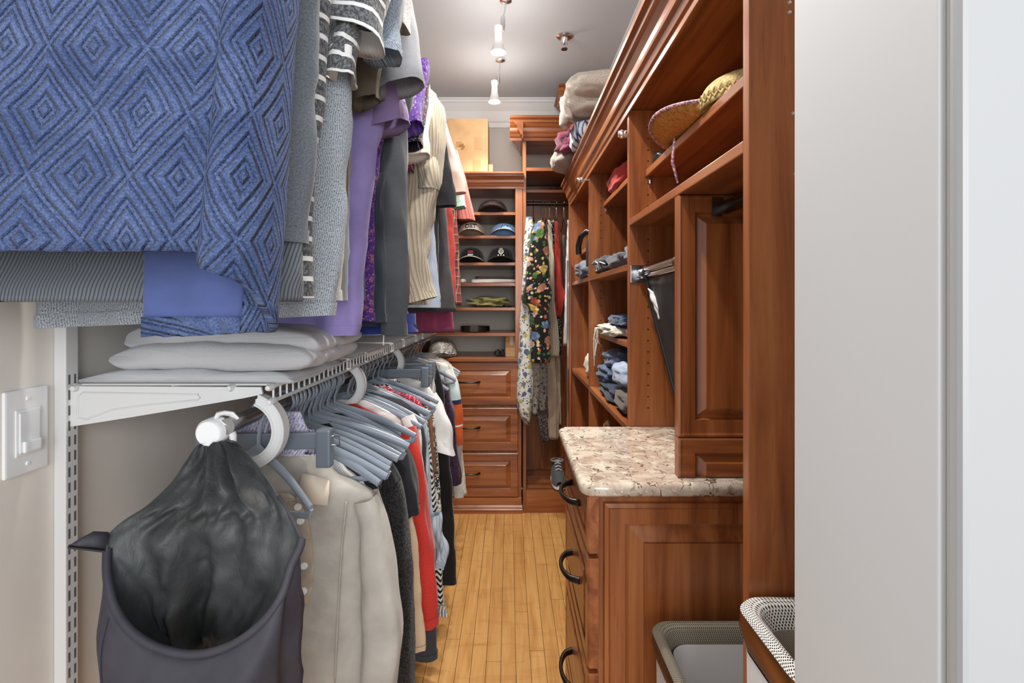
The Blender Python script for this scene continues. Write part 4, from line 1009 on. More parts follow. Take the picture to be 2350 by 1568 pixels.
sleeve(t, sp(1.50, (996, 1180, .014, .018, 0), (1006, 1240, .018, .02, 0), (1013, 1278, .022, .022, 0), (1010, 1300, .012, .014, 0)), LBR, name='ruffled_cuff', seed=53, wr=.008)
ZIG = fab('black_white_zigzag', (28, 28, 30), (232, 232, 228), 'zigzag', .9)
lower('zigzag_dress', 'black and white zigzag print dress edge behind the pale blue knit', 'dress', 1.585, [(945, 925), (975, 950), (986, 1010), (995, 1100), (1006, 1200), (1014, 1300), (1017, 1390)], ZIG, thick=.022, seed=54)
SEE = fab('striped_linen', (222, 216, 206), (60, 66, 78), 'vstripe', .35, (150, 158, 168))
lower('striped_linen_trousers', 'white linen trousers with dark stripes hanging low over the floor', 'trousers', 1.64, [(960, 1080), (985, 1150), (1005, 1260), (1018, 1360), (1026, 1412)], SEE, neck=False, thick=.022, seed=55)
ANI = fab('black_white_animal_print', (226, 222, 214), (34, 32, 32), 'animal', 1.0)
lower('animal_print_dress', 'black and white animal print dress beside the black trousers', 'dress', 1.70, [(960, 905), (990, 940), (1002, 1020), (1010, 1120), (1018, 1220), (1022, 1290)], ANI, thick=.022, seed=56)
# red floral strap and pale grey knit between the hangers
REDF = fab('red_white_floral', (200, 40, 62), (240, 220, 226), 'floral', 4.0, cols=[(236, 214, 222), (214, 60, 84), (240, 190, 200)])
lower('red_floral_camisole', 'red and white floral camisole between the hangers', 'top', 1.56, [(908, 898), (945, 908), (965, 925), (972, 940), (976, 1000)], REDF, thick=.014, seed=57)
GKN = fab('silver_grey_knit', (168, 174, 178), (132, 138, 142), 'heather')
lower('silver_knit_top', 'silver grey knit top directly below the red floral camisole', 'top', 1.475, [(890, 915), (940, 935), (965, 965), (972, 1010), (976, 1200)], GKN, thick=.016, seed=58)
LVK = fab('lavender_boucle', (164, 160, 190), (110, 104, 148), 'tweed', .8, (206, 204, 220))
lower('lavender_boucle_top', 'lavender boucle top peeking between the nearest hanger hooks', 'top', .92, [(690, 945), (705, 975), (722, 1010), (730, 1040)], LVK, neck=False, thick=.012, seed=59)
WTS = fab('white_black_pinstripe', (230, 230, 228), (40, 40, 44), 'hfine', 1.0)
lower('pinstripe_camisole', 'white camisole with black stripes on the middle hangers', 'top', 1.09, [(800, 1000), (850, 1020), (876, 1040), (884, 1062), (886, 1200)], WTS, thick=.012, seed=60)
BRS = plain('brown_leather_strap', (104, 66, 38), .5, var=.15)
t = thing('brown_leather_belt', 'brown leather belt hanging beside the white tee sleeve', 'belt', P(985, 950, 1.70))
MB().tube([P(978, 915, 1.70), P(985, 960, 1.685), P(990, 1060, 1.68), P(992, 1140, 1.68)], .0022, 8, ry=.011, up=(0, 1, 0)).build('strap', BRS, t, True)
MB().tube([P(986, 935, 1.695), P(992, 990, 1.69), P(997, 1100, 1.69)], .0022, 8, ry=.009, up=(0, 1, 0)).build('strap', BRS, t, True)
t = lower('cream_lace_tee', 'white tee with wide sleeve beside the brown belt', 't-shirt', 1.78, [(975, 880), (993, 900), (1003, 940), (1006, 1100), (1008, 1250)], WHT, thick=.02, seed=61)
sleeve(t, sp(1.765, (990, 905, .018, .025, 0), (1004, 950, .03, .028, -.01), (1015, 1000, .036, .03, -.01), (1020, 1036, .032, .03, -.01)), WHT, seed=61, cut=.018)
VST = fab('white_black_vertical_stripes', (228, 226, 222), (40, 40, 44), 'vstripe', .4)
lower('striped_skirt', 'white and black vertically striped skirt on a clip hanger', 'skirt', 1.82, [(996, 868), (1000, 900), (1003, 1000), (1006, 1100)], VST, neck=False, thick=.02, seed=62)
lower('black_trousers', 'long black trousers hanging from a clip hanger nearest the aisle floor', 'trousers', 1.89, [(1002, 838), (1010, 860), (1018, 900), (1028, 1000), (1038, 1120), (1045, 1250), (1048, 1334)], fab('black_velvet', (26, 25, 25), (18, 17, 17), bump=.2), neck=False, thick=.032, seed=63)
DPR = fab('plum_print', (58, 36, 52), (112, 72, 96), 'floral', 3.4, cols=[(92, 50, 74), (60, 46, 90), (40, 26, 36)])
t = lower('plum_print_dress', 'dark plum print dress with long sleeve behind the black trousers', 'dress', 2.06, [(1005, 865), (1022, 890), (1028, 960), (1030, 1080)], DPR, thick=.024, seed=64)
sleeve(t, sp(2.05, (1018, 885, .022, .025, 0), (1028, 950, .026, .027, -.01), (1036, 1040, .026, .026, -.01), (1043, 1085, .024, .024, -.01), (1045, 1112, .018, .02, -.01)), DPR, seed=64)
BLOCK = fab('white_navy_orange_blocks', (228, 226, 220), (40, 50, 80), 'block', 1.0, cols=[(0, (226, 224, 222)), (.62, (222, 222, 220)), (.735, (206, 88, 36)), (.80, (232, 228, 220)), (.806, (214, 92, 40)), (.852, (38, 50, 84)), (.865, (214, 232, 230)), (.93, (238, 234, 222))])
t = lower('colour_block_top', 'white top with orange and navy bands on its sleeve', 'top', 2.25, [(1015, 830), (1030, 850), (1040, 900), (1044, 1000), (1046, 1100)], BLOCK, thick=.024, seed=65)
sleeve(t, sp(2.24, (1028, 848, .018, .024, 0), (1040, 900, .026, .026, -.01), (1047, 960, .028, .026, -.01), (1050, 1020, .024, .024, -.01)), fab('sleeve_blocks', (230, 228, 222), (40, 50, 84), 'block', 1.0, cols=[(0, (206, 88, 36)), (.6, (206, 88, 36)), (.745, (232, 228, 220)), (.752, (206, 88, 36)), (.84, (38, 50, 84)), (.862, (206, 226, 226)), (.93, (236, 234, 224))]), seed=65)
LGS = fab('light_grey_jersey', (206, 204, 202), (186, 184, 182), bump=.15)
t = lower('light_grey_sweatshirt', 'light grey sweatshirt with long hanging sleeve near the drawer chest', 'sweatshirt', 2.33, [(1020, 830), (1035, 860), (1040, 1000), (1042, 1080)], LGS, thick=.026, seed=66)
sleeve(t, sp(2.32, (1040, 900, .022, .024, 0), (1047, 1000, .024, .026, -.01), (1050, 1090, .021, .024, -.01), (1053, 1140, .016, .02, -.01)), LGS, seed=66)
LCW = fab('cream_lace_knit', (226, 218, 204), (196, 186, 170), 'lace', 1.2)
t = lower('cream_lace_cardigan', 'cream lace knit cardigan, last of the lower row before the drawer chest', 'cardigan', 2.45, [(1025, 830), (1043, 850), (1050, 900), (1057, 980), (1063, 1050), (1070, 1110), (1073, 1135)], LCW, thick=.028, seed=67)
t = lower('floral_blouse', 'ivory patterned blouse shoulder near the grey cap', 'blouse', 2.56, [(1015, 810), (1035, 835), (1042, 870), (1046, 1000)], fab('ivory_floral', (226, 220, 208), (150, 140, 130), 'floral', 3.0, cols=[(190, 176, 160), (206, 200, 190), (120, 110, 104)]), thick=.026, seed=68)
# ================================================================ soft shapes
def blob(name, c, r, mat, parent=None, e=.5, amp=.12, f=2.2, seed=0, nu=40, nv=22, flatz=True, ridges=0, rot=0):
    """soft bundle of cloth: rounded box with folds; c = centre of its base when flatz"""
    c = Vector(c); rows = []; uvs = []
    sg = lambda v, p_: math.copysign(abs(v)**p_, v)
    cr_, sr = math.cos(rot), math.sin(rot)
    for i in range(nv+1):
        ph = -PI/2+PI*i/nv; row = []; uvr = []
        for j in range(nu+1):
            th = 2*PI*j/nu
            d = Vector((sg(math.cos(ph), e)*sg(math.cos(th), e), sg(math.cos(ph), e)*sg(math.sin(th), e), sg(math.sin(ph), e)))
            w = 1+amp*nz(d.x*f+seed, d.y*f, d.z*f+seed*2)+amp*.5*nz(d.x*f*2.7, d.y*f*2.7+seed, d.z*f*2.7)
            if ridges: w += ridges*math.sin(9*d.z+5*nz(d.x*1.5, d.y*1.5, seed)+2*d.x)
            x, y, z = d.x*r[0]*w, d.y*r[1]*w, d.z*r[2]*w
            if flatz: z = max(z, -r[2])+r[2]
            row.append(Vector((c.x+x*cr_-y*sr, c.y+x*sr+y*cr_, c.z+z))); uvr.append((th*max(r[0], r[1]), ph*r[2]*1.5))
        rows.append(row); uvs.append(uvr)
    return grid(name, rows, mat, parent, uvs)
def bundle(name, label, cat, c, r, mat, group=None, **k):
    o = blob(name, c, r, mat, None, **k); return tag(o, label, cat, group)
# ---- caps
def cap(label, px, y, z, w, mat, brim=None, h=.095, trim=None, yaw=0, extra=None):
    X = wx(px, y); c = Vector((X, y+.035, z))
    t = thing('baseball_cap', label, 'cap', (X, y, z), 'caps on the shelves of the drawer chest')
    rows = []; uvs = []
    for i in range(15):
        ph = PI/2*i/14; row = []; uvr = []
        for j in range(33):
            th = 2*PI*j/32
            rx, ry = w/2, w/2*1.15
            zz = h*math.sin(ph)**.9
            k = math.cos(ph)**.75
            fr = .01*max(0, -math.sin(th))*math.sin(PI*ph/(PI/2))
            row.append(c+Vector((rx*k*math.cos(th), ry*k*math.sin(th)-fr, zz+.002))); uvr.append((th*rx, zz))
        rows.append(row); uvs.append(uvr)
    grid('crown', rows, mat, t, uvs, .002)
    bm_ = []; uvs = []
    for i in range(9):
        s_ = i/8; row = []
        for j in range(21):
            a = math.radians(lerp(200, 340, j/20)); ex = .062*s_*(math.sin(PI*j/20)**.6)
            x = w/2*math.cos(a)*.99; yv = w/2*1.15*math.sin(a)*.99-ex
            zz = .032*math.cos(x/(w/2)*1.25)**1.0*(1-.05*s_)-.010*s_*0
            row.append(c+Vector((x, yv, max(.003, zz-.0+.004))))
        bm_.append(row); uvs.append([(j*.01, s_*.06) for j in range(21)])
    grid('visor', bm_, brim or mat, t, uvs, .004)
    if trim: MB().tube([p_+Vector((0, -.001, 0)) for p_ in bm_[-1]], .0022, 6).build('visor_edge', trim, t, True)
    MB().lathe([(0, -.001), (.006, 0), (.004, .004), (0, .005)], c+Vector((0, 0, h+.002)), n=12).build('top_button', mat, t, True)
    return t, c
CB = fab('cap_black', (24, 24, 27), (16, 16, 18), bump=.15); CBR = fab('cap_dark_brown', (44, 36, 34), (30, 24, 22), bump=.15); CGR = fab('cap_taupe', (142, 130, 118), (120, 108, 96), bump=.15); CLB = fab('cap_sky_blue', (120, 160, 204), (92, 132, 180), bump=.15)
TRW = plain('cap_trim_white', (206, 200, 192), .6)
YC = 2.99
def wrap(c, w, u, v, h=.095):
    """point on the cap front: u across, v up"""
    x = u; ph = math.asin(min(.98, (max(v, .001)/h)**(1/.9))); k = math.cos(ph)**.75
    yy = -math.sqrt(max(0, (w/2*1.15*k)**2-(x*1.15)**2))
    fr = .01*math.sin(2*ph)
    return c+Vector((x, yy-fr-.0035, v+.002))
def text_on(txt, size, mat, fn, parent, name='lettering', bold=.0):
    cu = bpy.data.curves.new('txt', 'FONT'); cu.body = txt; cu.size = size; cu.align_x = 'CENTER'; cu.offset = bold; cu.resolution_u = 3; cu.extrude = .0
    ob = bpy.data.objects.new('txt', cu); COL.objects.link(ob)
    dg = bpy.context.evaluated_depsgraph_get(); me = bpy.data.meshes.new_from_object(ob.evaluated_get(dg))
    bpy.data.objects.remove(ob)
    for v_ in me.vertices: v_.co = fn(v_.co.x, v_.co.y)
    me.materials.clear(); me.name = name
    return link(name, me, mat, parent)
t, c = cap('dark brown cap alone on the top cap shelf', 1130, YC, SHZ[0], .182, CBR, trim=plain('cap_trim_dark', (70, 58, 54), .6), h=.085)
for k in range(5):
    q = wrap(c, .182, .012*(k-1), .058+.004*(k % 2), .085); MB().tube([q+Vector((-.004, 0, -.003)), q+Vector((.004, -.0, .004))], .0016, 6).build('stitched_mark', plain('dull_red_thread', (150, 60, 56), .7), t, True)
t, c = cap('taupe cap with dark lettering on the second cap shelf', 1083, YC, SHZ[1], .168, CGR, trim=TRW, h=.09)
text_on('DET', .036, plain('black_thread', (26, 24, 24), .7), lambda u, v: wrap(c, .168, u-.004, .046+v, .09), t, bold=.0018)
t, c = cap('sky blue cap with white edged visor beside the taupe cap', 1156, YC, SHZ[1], .168, CLB, fab('cap_blue_under', (52, 58, 70), (40, 46, 56)), trim=TRW, h=.082)
wh = plain('pale_thread', (226, 230, 236), .7); nv_ = plain('navy_thread', (40, 60, 110), .7)
MB().tube([wrap(c, .168, a, b, .082) for a, b in ((-.014, .05), (-.006, .066), (.002, .052), (.008, .066), (.018, .056), (.03, .06))], .0022, 6).build('script_mark', nv_, t, True)
t, c = cap('black cap with small red and white mark on the third cap shelf', 1081, YC, SHZ[2], .158, CB, trim=TRW, h=.094)
for v0, v1, m_ in ((.062, .070, 'r'), (.054, .060, 'r'), (.044, .049, 'w')):
    vs = [wrap(c, .158, u, v, .094) for v in (v0, v1) for u in (-.016, -.005, .005, .016)]
    mesh('badge_bar', vs, [(0, 1, 5, 4), (1, 2, 6, 5), (2, 3, 7, 6)], plain('badge_red', (150, 36, 44), .7) if m_ == 'r' else wh, t)
t, c = cap('black cap with round pale crest beside the red marked cap', 1150, YC, SHZ[2], .168, CB, h=.094)
cp_ = plain('crest_cream', (206, 200, 180), .6)
def disc(u0, v0, r_, m_, name, lift=0):
    vs = [wrap(c, .168, u0, v0, .094)+Vector((0, -lift, 0))]+[wrap(c, .168, u0+r_*math.cos(2*PI*k/20), v0+r_*math.sin(2*PI*k/20), .094)+Vector((0, -lift, 0)) for k in range(20)]
    mesh(name, vs, [(0, 1+k, 1+(k+1) % 20) for k in range(20)], m_, t)
disc(0, .064, .0155, cp_, 'crest'); disc(.001, .065, .009, plain('crest_dark', (90, 88, 84), .6), 'crest_field', .0008)
MB().tube([wrap(c, .168, -.010, .081, .094), wrap(c, .168, 0, .086, .094), wrap(c, .168, .010, .081, .094)], .0032, 8).build('crest_crown', cp_, t, True)
MB().tube([wrap(c, .168, -.008, .070, .094)+Vector((0, -.002, 0)), wrap(c, .168, .008, .060, .094)+Vector((0, -.002, 0))], .0015, 6).build('crest_band', cp_, t, True)
for u0 in (-.016, 0, .016): disc(u0, .042, .004, wh, 'stud', .001)
t, c = cap('white and black mesh cap at the left end of the chest ledge', 1014, 2.97, .9005, .175, fab('grey_white_cap', (206, 202, 196), (150, 146, 140), 'animal', .5), fab('white_black_visor', (228, 226, 222), (30, 30, 32), 'animal', .5), h=.095)
# ---- folded things on those shelves
GW = fab('grey_white_cloth', (206, 202, 200), (120, 116, 112))
t = thing('folded_shirt', 'folded white shirt with dark top layer below the black caps', 'shirt', (wx(1134, YC), YC, SHZ[3]))
blob('layer', (wx(1134, YC), YC+.05, SHZ[3]+.0005), (.132, .10, .013), GW, t, e=.35, amp=.1, seed=1); blob('layer', (wx(1134, YC), YC+.06, SHZ[3]+.024), (.115, .09, .010), fab('charcoal_fold', (70, 62, 58), (52, 46, 44)), t, e=.4, amp=.12, seed=2)
bundle('rolled_sock', 'pale rolled sock at the left of the folded white shirt', 'sock', (wx(1063, YC), YC, SHZ[3]+.0005), (.018, .03, .014), CRM, e=.8)
OLV = fab('olive_satin', (140, 136, 84), (98, 96, 54), rough=.6)
bundle('olive_garment', 'crumpled olive green garment on the fifth shelf', 'garment', (wx(1122, YC), YC+.04, SHZ[4]+.0005), (.112, .09, .030), OLV, e=.75, amp=.35, f=2.4, seed=4, ridges=.10)
bundle('dark_glove', 'dark brown crumpled glove at the right of the olive garment', 'glove', (wx(1168, YC-.05), YC-.04, SHZ[4]+.0005), (.022, .03, .014), fab('dark_leather', (52, 42, 34), (36, 28, 24)), e=.8, amp=.3, seed=6)
t = thing('coiled_belt', 'coiled black leather belt on the lowest cap shelf', 'belt', (wx(1088, YC), YC, SHZ[5]))
BLT = plain('black_leather', (30, 28, 28), .4, var=.1)
pts = []
for k in range(61):
    a = 2*PI*k/20; rr_ = .09-.0008*k
    pts.append(Vector((wx(1088, YC)+rr_*math.cos(a), YC+.05+rr_*.6*math.sin(a), SHZ[5]+.02)))
MB().tube(pts, .017, 8, ry=.0025, up=(0, 0, 1)).build('strap', BLT, t, True)
box('buckle', wx(1088, YC)-.025, wx(1088, YC)+.025, YC-.014, YC-.008, SHZ[5]+.004, SHZ[5]+.044, BRONZE, t)
t = thing('small_carton', 'small cardboard carton at the right end of the chest ledge', 'box', (wx(1172, 3.0), 3.0, .9))
CARD = plain('cardboard', (186, 150, 110), .8, var=.06, vscale=20)
box('carton', wx(1160, 3.0), wx(1187, 3.0), 2.96, 3.09, .9005, wz(770, 3.0), CARD, t, bev=.002); box('tape', wx(1170, 3.0), wx(1177, 3.0), 2.9595, 3.0, wz(772, 3.0)-.05, wz(770, 3.0)+.0006, plain('carton_tape', (206, 178, 140), .4), t, bev=0)
t = thing('hair_clip', 'small black looped clip on the chest ledge', 'clip', (wx(1147, 2.97), 2.97, .9))
for dx in (-.012, .014): MB().tube([(wx(1147, 2.97)+dx+.017*math.cos(a), 2.97+.006*math.sin(2*a), .922+.017*math.sin(a)) for a in [k*PI/8 for k in range(17)]], .0045, 8).build('loop', BLACKPL, t, True)
# ---- cardboard box on top of the cap shelves
t = thing('cardboard_box', 'tall plain cardboard box standing on top of the cap shelves', 'box', (wx(1073, 3.05), 3.1, 1.97))
zt_ = wz(272, 3.0); KRF = plain('kraft_cardboard', (206, 168, 122), .75, var=.05, vscale=14)
zb_ = 1.9695
box('carton', wx(1027, 3.0), wx(1120, 3.0), 3.0, 3.2, zb_, zt_, KRF, t, bev=.003)
for a, b, c_, d_ in ((1089, 315, 1105, 343), (1085, 368, 1103, 396), (1032, 364, 1052, 396), (1047, 325, 1060, 338)):
    box('tape_patch', wx(a, 3.0), wx(c_, 3.0), 2.9985, 2.9996, max(zb_, wz(d_, 3.0)), wz(b, 3.0), plain('kraft_tape', (190, 146, 96), .35), t, bev=0)
MB().tube([P(1055, 335, 2.995), P(1063, 331, 2.99), P(1066, 336, 2.99), P(1060, 341, 2.994)], .006, 8, ry=.003).build('torn_hole', plain('torn_card', (172, 126, 76), .8), t, True)
box('side_flap', wx(1121, 3.0), wx(1131, 3.0), 3.02, 3.09, zb_, zb_+.085, KRF, t)
o = bundle('paper_scrap', 'crumpled white paper beside the cardboard box on the crown', 'paper', P(1150, 407, 2.93)-Vector((0, 0, .012)), (.03, .03, .013), plain('paper', (232, 222, 208), .8), e=.8, amp=.5, f=2.5, seed=3)
o.location.z += .0
# ---- shoe on the wardrobe plinth
t = thing('sneaker', 'grey sneaker with white sole on the wardrobe floor', 'shoe', (wx(1281, 3.0), 3.0, .125))
cx_ = wx(1281, 3.0)
blob('sole', (cx_, 3.03, .1255), (.042, .13, .013), plain('sole_white', (216, 212, 206), .6), t, e=.6, amp=.03)
rows = []
for i in range(19):
    s_ = i/18; y = 2.91+.245*s_; hgt = sinterp([(0, .028), (.15, .055), (.35, .075), (.55, .10), (.75, .112), (1, .095)], s_); wd = sinterp([(0, .018), (.12, .034), (.35, .041), (.6, .036), (.85, .034), (1, .02)], s_)
    rows.append([Vector((cx_+wd*math.cos(a), y, .150+hgt*math.sin(a)**.8 if math.sin(a) > 0 else .150)) for a in [PI*k/14 for k in range(15)]])
grid('upper', rows, fab('sneaker_grey', (104, 106, 110), (80, 82, 86), bump=.4), t)
for k in range(4): MB().tube([(cx_-.018, 2.985+.022*k, .222+.012*k), (cx_, 2.982+.022*k, .232+.011*k), (cx_+.018, 2.985+.022*k, .222+.012*k)], .003, 6).build('lace', WHITEPL, t, True)
MB().tube([(cx_+.036*math.cos(a), 3.085+.05*math.sin(a), .252-.006*math.sin(a)) for a in [2*PI*k/20 for k in range(21)]], .006, 8).build('collar', fab('sneaker_pale', (190, 190, 190), (160, 160, 160)), t, True)

# ================================================================ dresses in the corner wardrobe
YR = 3.05
def wire_hanger(px, lb, mat=None, hk=True):
    x = wx(px, YR); t = thing('wire_hanger', lb, 'hanger', (x, YR, 1.82), 'hangers on the wardrobe rod')
    pts = [(x, YR+.017*math.cos(math.radians(a)), 1.823+.017*math.sin(math.radians(a))) for a in range(-40, 221, 20)]
    pts = [(x, YR-.0, 1.74), (x, YR, 1.79)]+[(x, YR+.0165*math.cos(math.radians(a)), 1.825+.0165*math.sin(math.radians(a))) for a in range(-60, 200, 20)]
    MB().tube(pts, .0022, 8).build('hook', mat or STEEL, t, True)
    MB().tube([(x, YR-.16, 1.675), (x, YR, 1.735), (x, YR+.16, 1.675)], .003, 8).build('shoulder_wire', mat or STEEL, t, True)
for px, lb, m_ in ((1224, 'black hanger holding the white floral dress', BLACKPL), (1246, 'thin steel hanger of the black floral dress', None), (1253, 'thin steel hanger of the beige trousers', None), (1261, 'thin steel hanger of the dotted dress', None), (1277, 'thin steel hanger of the red blouse', None), (1294, 'thin steel hanger of the grey shirt, rightmost on the wardrobe rod', None)): wire_hanger(px, lb, m_)
def dress(name, label, cat, Y, rt, lf, mat, seed, thick=.03, fold=.006, kf=60, **kw):
    t = thing(name, label, cat, (wx(rt[0][0], Y), Y, wz(rt[-1][1], Y)), 'clothes hanging in the corner wardrobe')
    body(t, Y, px2(Y, rt), px2(Y, lf), mat, thick=thick, seed=seed, fold=fold, kf=kf, NC=40, M=36, e=.8, wr=.005, **kw); return t
BF = fab('black_floral', (26, 28, 24), (200, 120, 110), 'floral', .62, cols=[(214, 150, 120), (92, 130, 60), (226, 190, 176), (70, 100, 66), (196, 92, 70), (120, 150, 190), (222, 196, 110)])
WF = fab('white_blue_floral', (226, 226, 218), (60, 80, 140), 'floral', 1.15, cols=[(76, 92, 150), (214, 220, 222), (110, 120, 90), (214, 200, 110), (120, 130, 140)])
dress('white_floral_dress', 'long white dress with blue and yellow flowers at the left of the wardrobe', 'dress', 2.875, [(1222, 498), (1230, 560), (1228, 700), (1226, 800), (1224, 880), (1220, 945), (1214, 974)], [(1207, 498), (1202, 560), (1198, 650), (1192, 760), (1188, 860), (1187, 935), (1205, 974)], WF, 81, thick=.035)
dress('black_floral_dress', 'black dress with colourful flowers hanging from the wardrobe rod', 'dress', 2.82, [(1243, 502), (1252, 520), (1258, 570), (1263, 640), (1266, 680), (1262, 698), (1262, 760), (1264, 825), (1262, 832)], [(1234, 502), (1222, 520), (1214, 570), (1205, 640), (1198, 680), (1199, 694), (1212, 705), (1216, 770), (1218, 832)], BF, 82, thick=.045, kf=90)
dress('black_white_blouse', 'white blouse with small dark flowers below the black floral dress', 'blouse', 3.04, [(1236, 800), (1240, 850), (1234, 950)], [(1212, 790), (1214, 850), (1213, 950)], fab('white_dark_floral', (222, 220, 206), (70, 74, 84), 'floral', 1.8, cols=[(96, 104, 120), (200, 196, 150), (206, 206, 206)]), 83, thick=.02)
dress('dark_floral_skirt', 'grey and silver print skirt beside the cream trousers', 'skirt', 3.07, [(1252, 790), (1256, 880), (1250, 942)], [(1230, 790), (1232, 880), (1238, 942)], fab('grey_print', (176, 176, 168), (70, 72, 80), 'floral', 2.2, cols=[(120, 126, 146), (210, 206, 186), (80, 80, 84)]), 84, thick=.018)
dress('sequin_skirt', 'dark glittering grey sequin skirt hanging low in the wardrobe', 'skirt', 3.12, [(1251, 830), (1257, 920), (1259, 1014)], [(1227, 830), (1230, 940), (1243, 1012)], fab('grey_sequins', (72, 70, 68), (150, 146, 140), 'sequin', 1.2), 85, thick=.02)
dress('cream_trousers', 'cream wide trousers hanging lowest in the wardrobe', 'trousers', 3.15, [(1268, 720), (1276, 860), (1284, 960), (1281, 1008)], [(1250, 720), (1250, 860), (1255, 1000), (1260, 1010)], fab('cream_crepe', (218, 198, 174), (196, 174, 148), bump=.15), 86, thick=.02, kf=120)
dress('cream_trousers', 'second cream trousers right of the lowest wardrobe trousers', 'trousers', 3.2, [(1280, 720), (1286, 860), (1288, 976)], [(1268, 720), (1274, 860), (1278, 976)], fab('cream_crepe_shade', (214, 194, 170), (192, 170, 144), bump=.15), 87, thick=.015)
dress('beige_pleated_skirt', 'beige pleated skirt between the black floral dress and the red blouse', 'skirt', 3.01, [(1264, 505), (1272, 600), (1274, 700), (1282, 760), (1284, 820)], [(1256, 505), (1260, 600), (1258, 700), (1254, 760), (1262, 818)], fab('beige_rib_pleat', (208, 196, 178), (176, 162, 142), 'rib', .5), 88, thick=.02)
dress('dotted_black_dress', 'black dress with white dots between beige skirt and red blouse', 'dress', 3.06, [(1272, 505), (1276, 620), (1288, 740), (1289, 815)], [(1262, 505), (1266, 620), (1276, 740), (1280, 815)], fab('black_white_dots', (24, 24, 26), (226, 224, 220), 'floral', 3.5, cols=[(226, 224, 220), (40, 40, 44), (30, 30, 32)]), 89, thick=.014)
dress('red_blouse', 'brick red velvet blouse with long sleeve in the wardrobe', 'blouse', 3.03, [(1281, 508), (1284, 560), (1291, 650), (1297, 680), (1286, 728)], [(1273, 508), (1272, 570), (1272, 660), (1275, 700), (1277, 728)], fab('brick_red_velvet', (168, 52, 42), (136, 36, 30), bump=.15), 90, thick=.02)
dress('grey_shirt', 'grey brown shirt edge right of the red blouse', 'shirt', 3.1, [(1298, 540), (1302, 640), (1300, 760)], [(1291, 540), (1292, 640), (1292, 760)], fab('grey_brown', (110, 102, 94), (88, 80, 74)), 91, thick=.018)
dress('white_shirt', 'white long shirt rightmost in the wardrobe', 'shirt', 3.0, [(1306, 505), (1308, 600), (1307, 700), (1304, 794)], [(1302, 505), (1299, 600), (1296, 700), (1292, 792)], WHT, 92, thick=.022)
# ================================================================ on the wire shelf
GSW = fab('pale_grey_marl', (206, 207, 210), (184, 185, 190), 'heather', 1.2, bump=.15)
t = thing('folded_sweatshirt', 'pale grey folded sweatshirt lying on the wire shelf', 'sweatshirt', (-.56, .95, ZW))
def slab(name, x0, x1, y0, y1, z0, z1, mat, parent, seed=0, e=.3, amp=.05):
    return blob(name, ((x0+x1)/2, (y0+y1)/2, z0), ((x1-x0)/2, (y1-y0)/2, (z1-z0)/2), mat, parent, e=e, amp=amp, f=1.8, seed=seed, nu=72, nv=30)
def lump(name, poly, y0, y1, mat, parent, seed=0, m=26, bulge=.0):
    """soft folded layer: front outline (px at y0) carried back with rounded ends"""
    base = [P(a_, b_, y0) for a_, b_ in poly]; base = [Vector((q.x, 0, q.z)) for q in base]
    lp_ = cr_loop(base, 6); cx_ = sum(q.x for q in lp_)/len(lp_); cz_ = sum(q.z for q in lp_)/len(lp_); zmin = min(q.z for q in lp_)
    rows = []; uvs = []
    for i in range(m+1):
        t_ = i/m; e_ = min(1, min(t_, 1-t_)/.10); k = math.sqrt(max(0, 1-(1-e_)**2)); row = []; uvr = []
        kz = lerp(.62, 1, k) if t_ < .5 else lerp(.3, 1, k)
        for j in range(len(lp_)+1):
            q = lp_[j % len(lp_)]
            n_ = .006*nz(q.x*12, t_*4, q.z*20+seed)+.003*nz(q.x*40, t_*12, seed)
            row.append(Vector((cx_+(q.x-cx_)*lerp(.985, 1, k), lerp(y0, y1, t_), max(zmin, cz_+(q.z-cz_)*kz+n_*k)))); uvr.append((j*.012, t_*(y1-y0)))
        rows.append(row); uvs.append(uvr)
    for rr_, yy_ in ((rows[0], y0-.004), (rows[-1], y1+.004)):
        c_ = Vector((cx_, yy_, cz_)); new = [q.lerp(c_, .55)+Vector((0, 0, 0)) for q in rr_]; tip = [c_.copy() for q in rr_]
        if rr_ is rows[0]: rows = [tip, new]+rows; uvs = [uvs[0], uvs[0]]+uvs
        else: rows = rows+[new, tip]; uvs = uvs+[uvs[-1], uvs[-1]]
    return grid(name, rows, mat, parent, uvs)
lump('bottom_layer', [(178, 884), (182, 872), (260, 853), (430, 852), (560, 852), (640, 858), (662, 870), (648, 884), (420, 885)], .846, 1.11, GSW, t, 1)
lump('top_layer', [(248, 838), (252, 818), (285, 800), (340, 792), (460, 786), (600, 790), (680, 800), (712, 822), (690, 850), (600, 855), (420, 851), (280, 851)], .846, 1.12, GSW, t, 2)
lump('top_fold', [(300, 806), (285, 780), (300, 752), (360, 742), (520, 748), (660, 756), (718, 776), (722, 806), (640, 812), (460, 806)], .868, 1.14, GSW, t, 3)
o = bundle('orange_brown_cloth', 'folded rust brown cloth farther back on the wire shelf', 'cloth', (-.60, 1.32, ZW+.0025), (.11, .10, .02), fab('rust_cloth', (126, 66, 34), (96, 46, 22)), e=.4, amp=.08, seed=5)
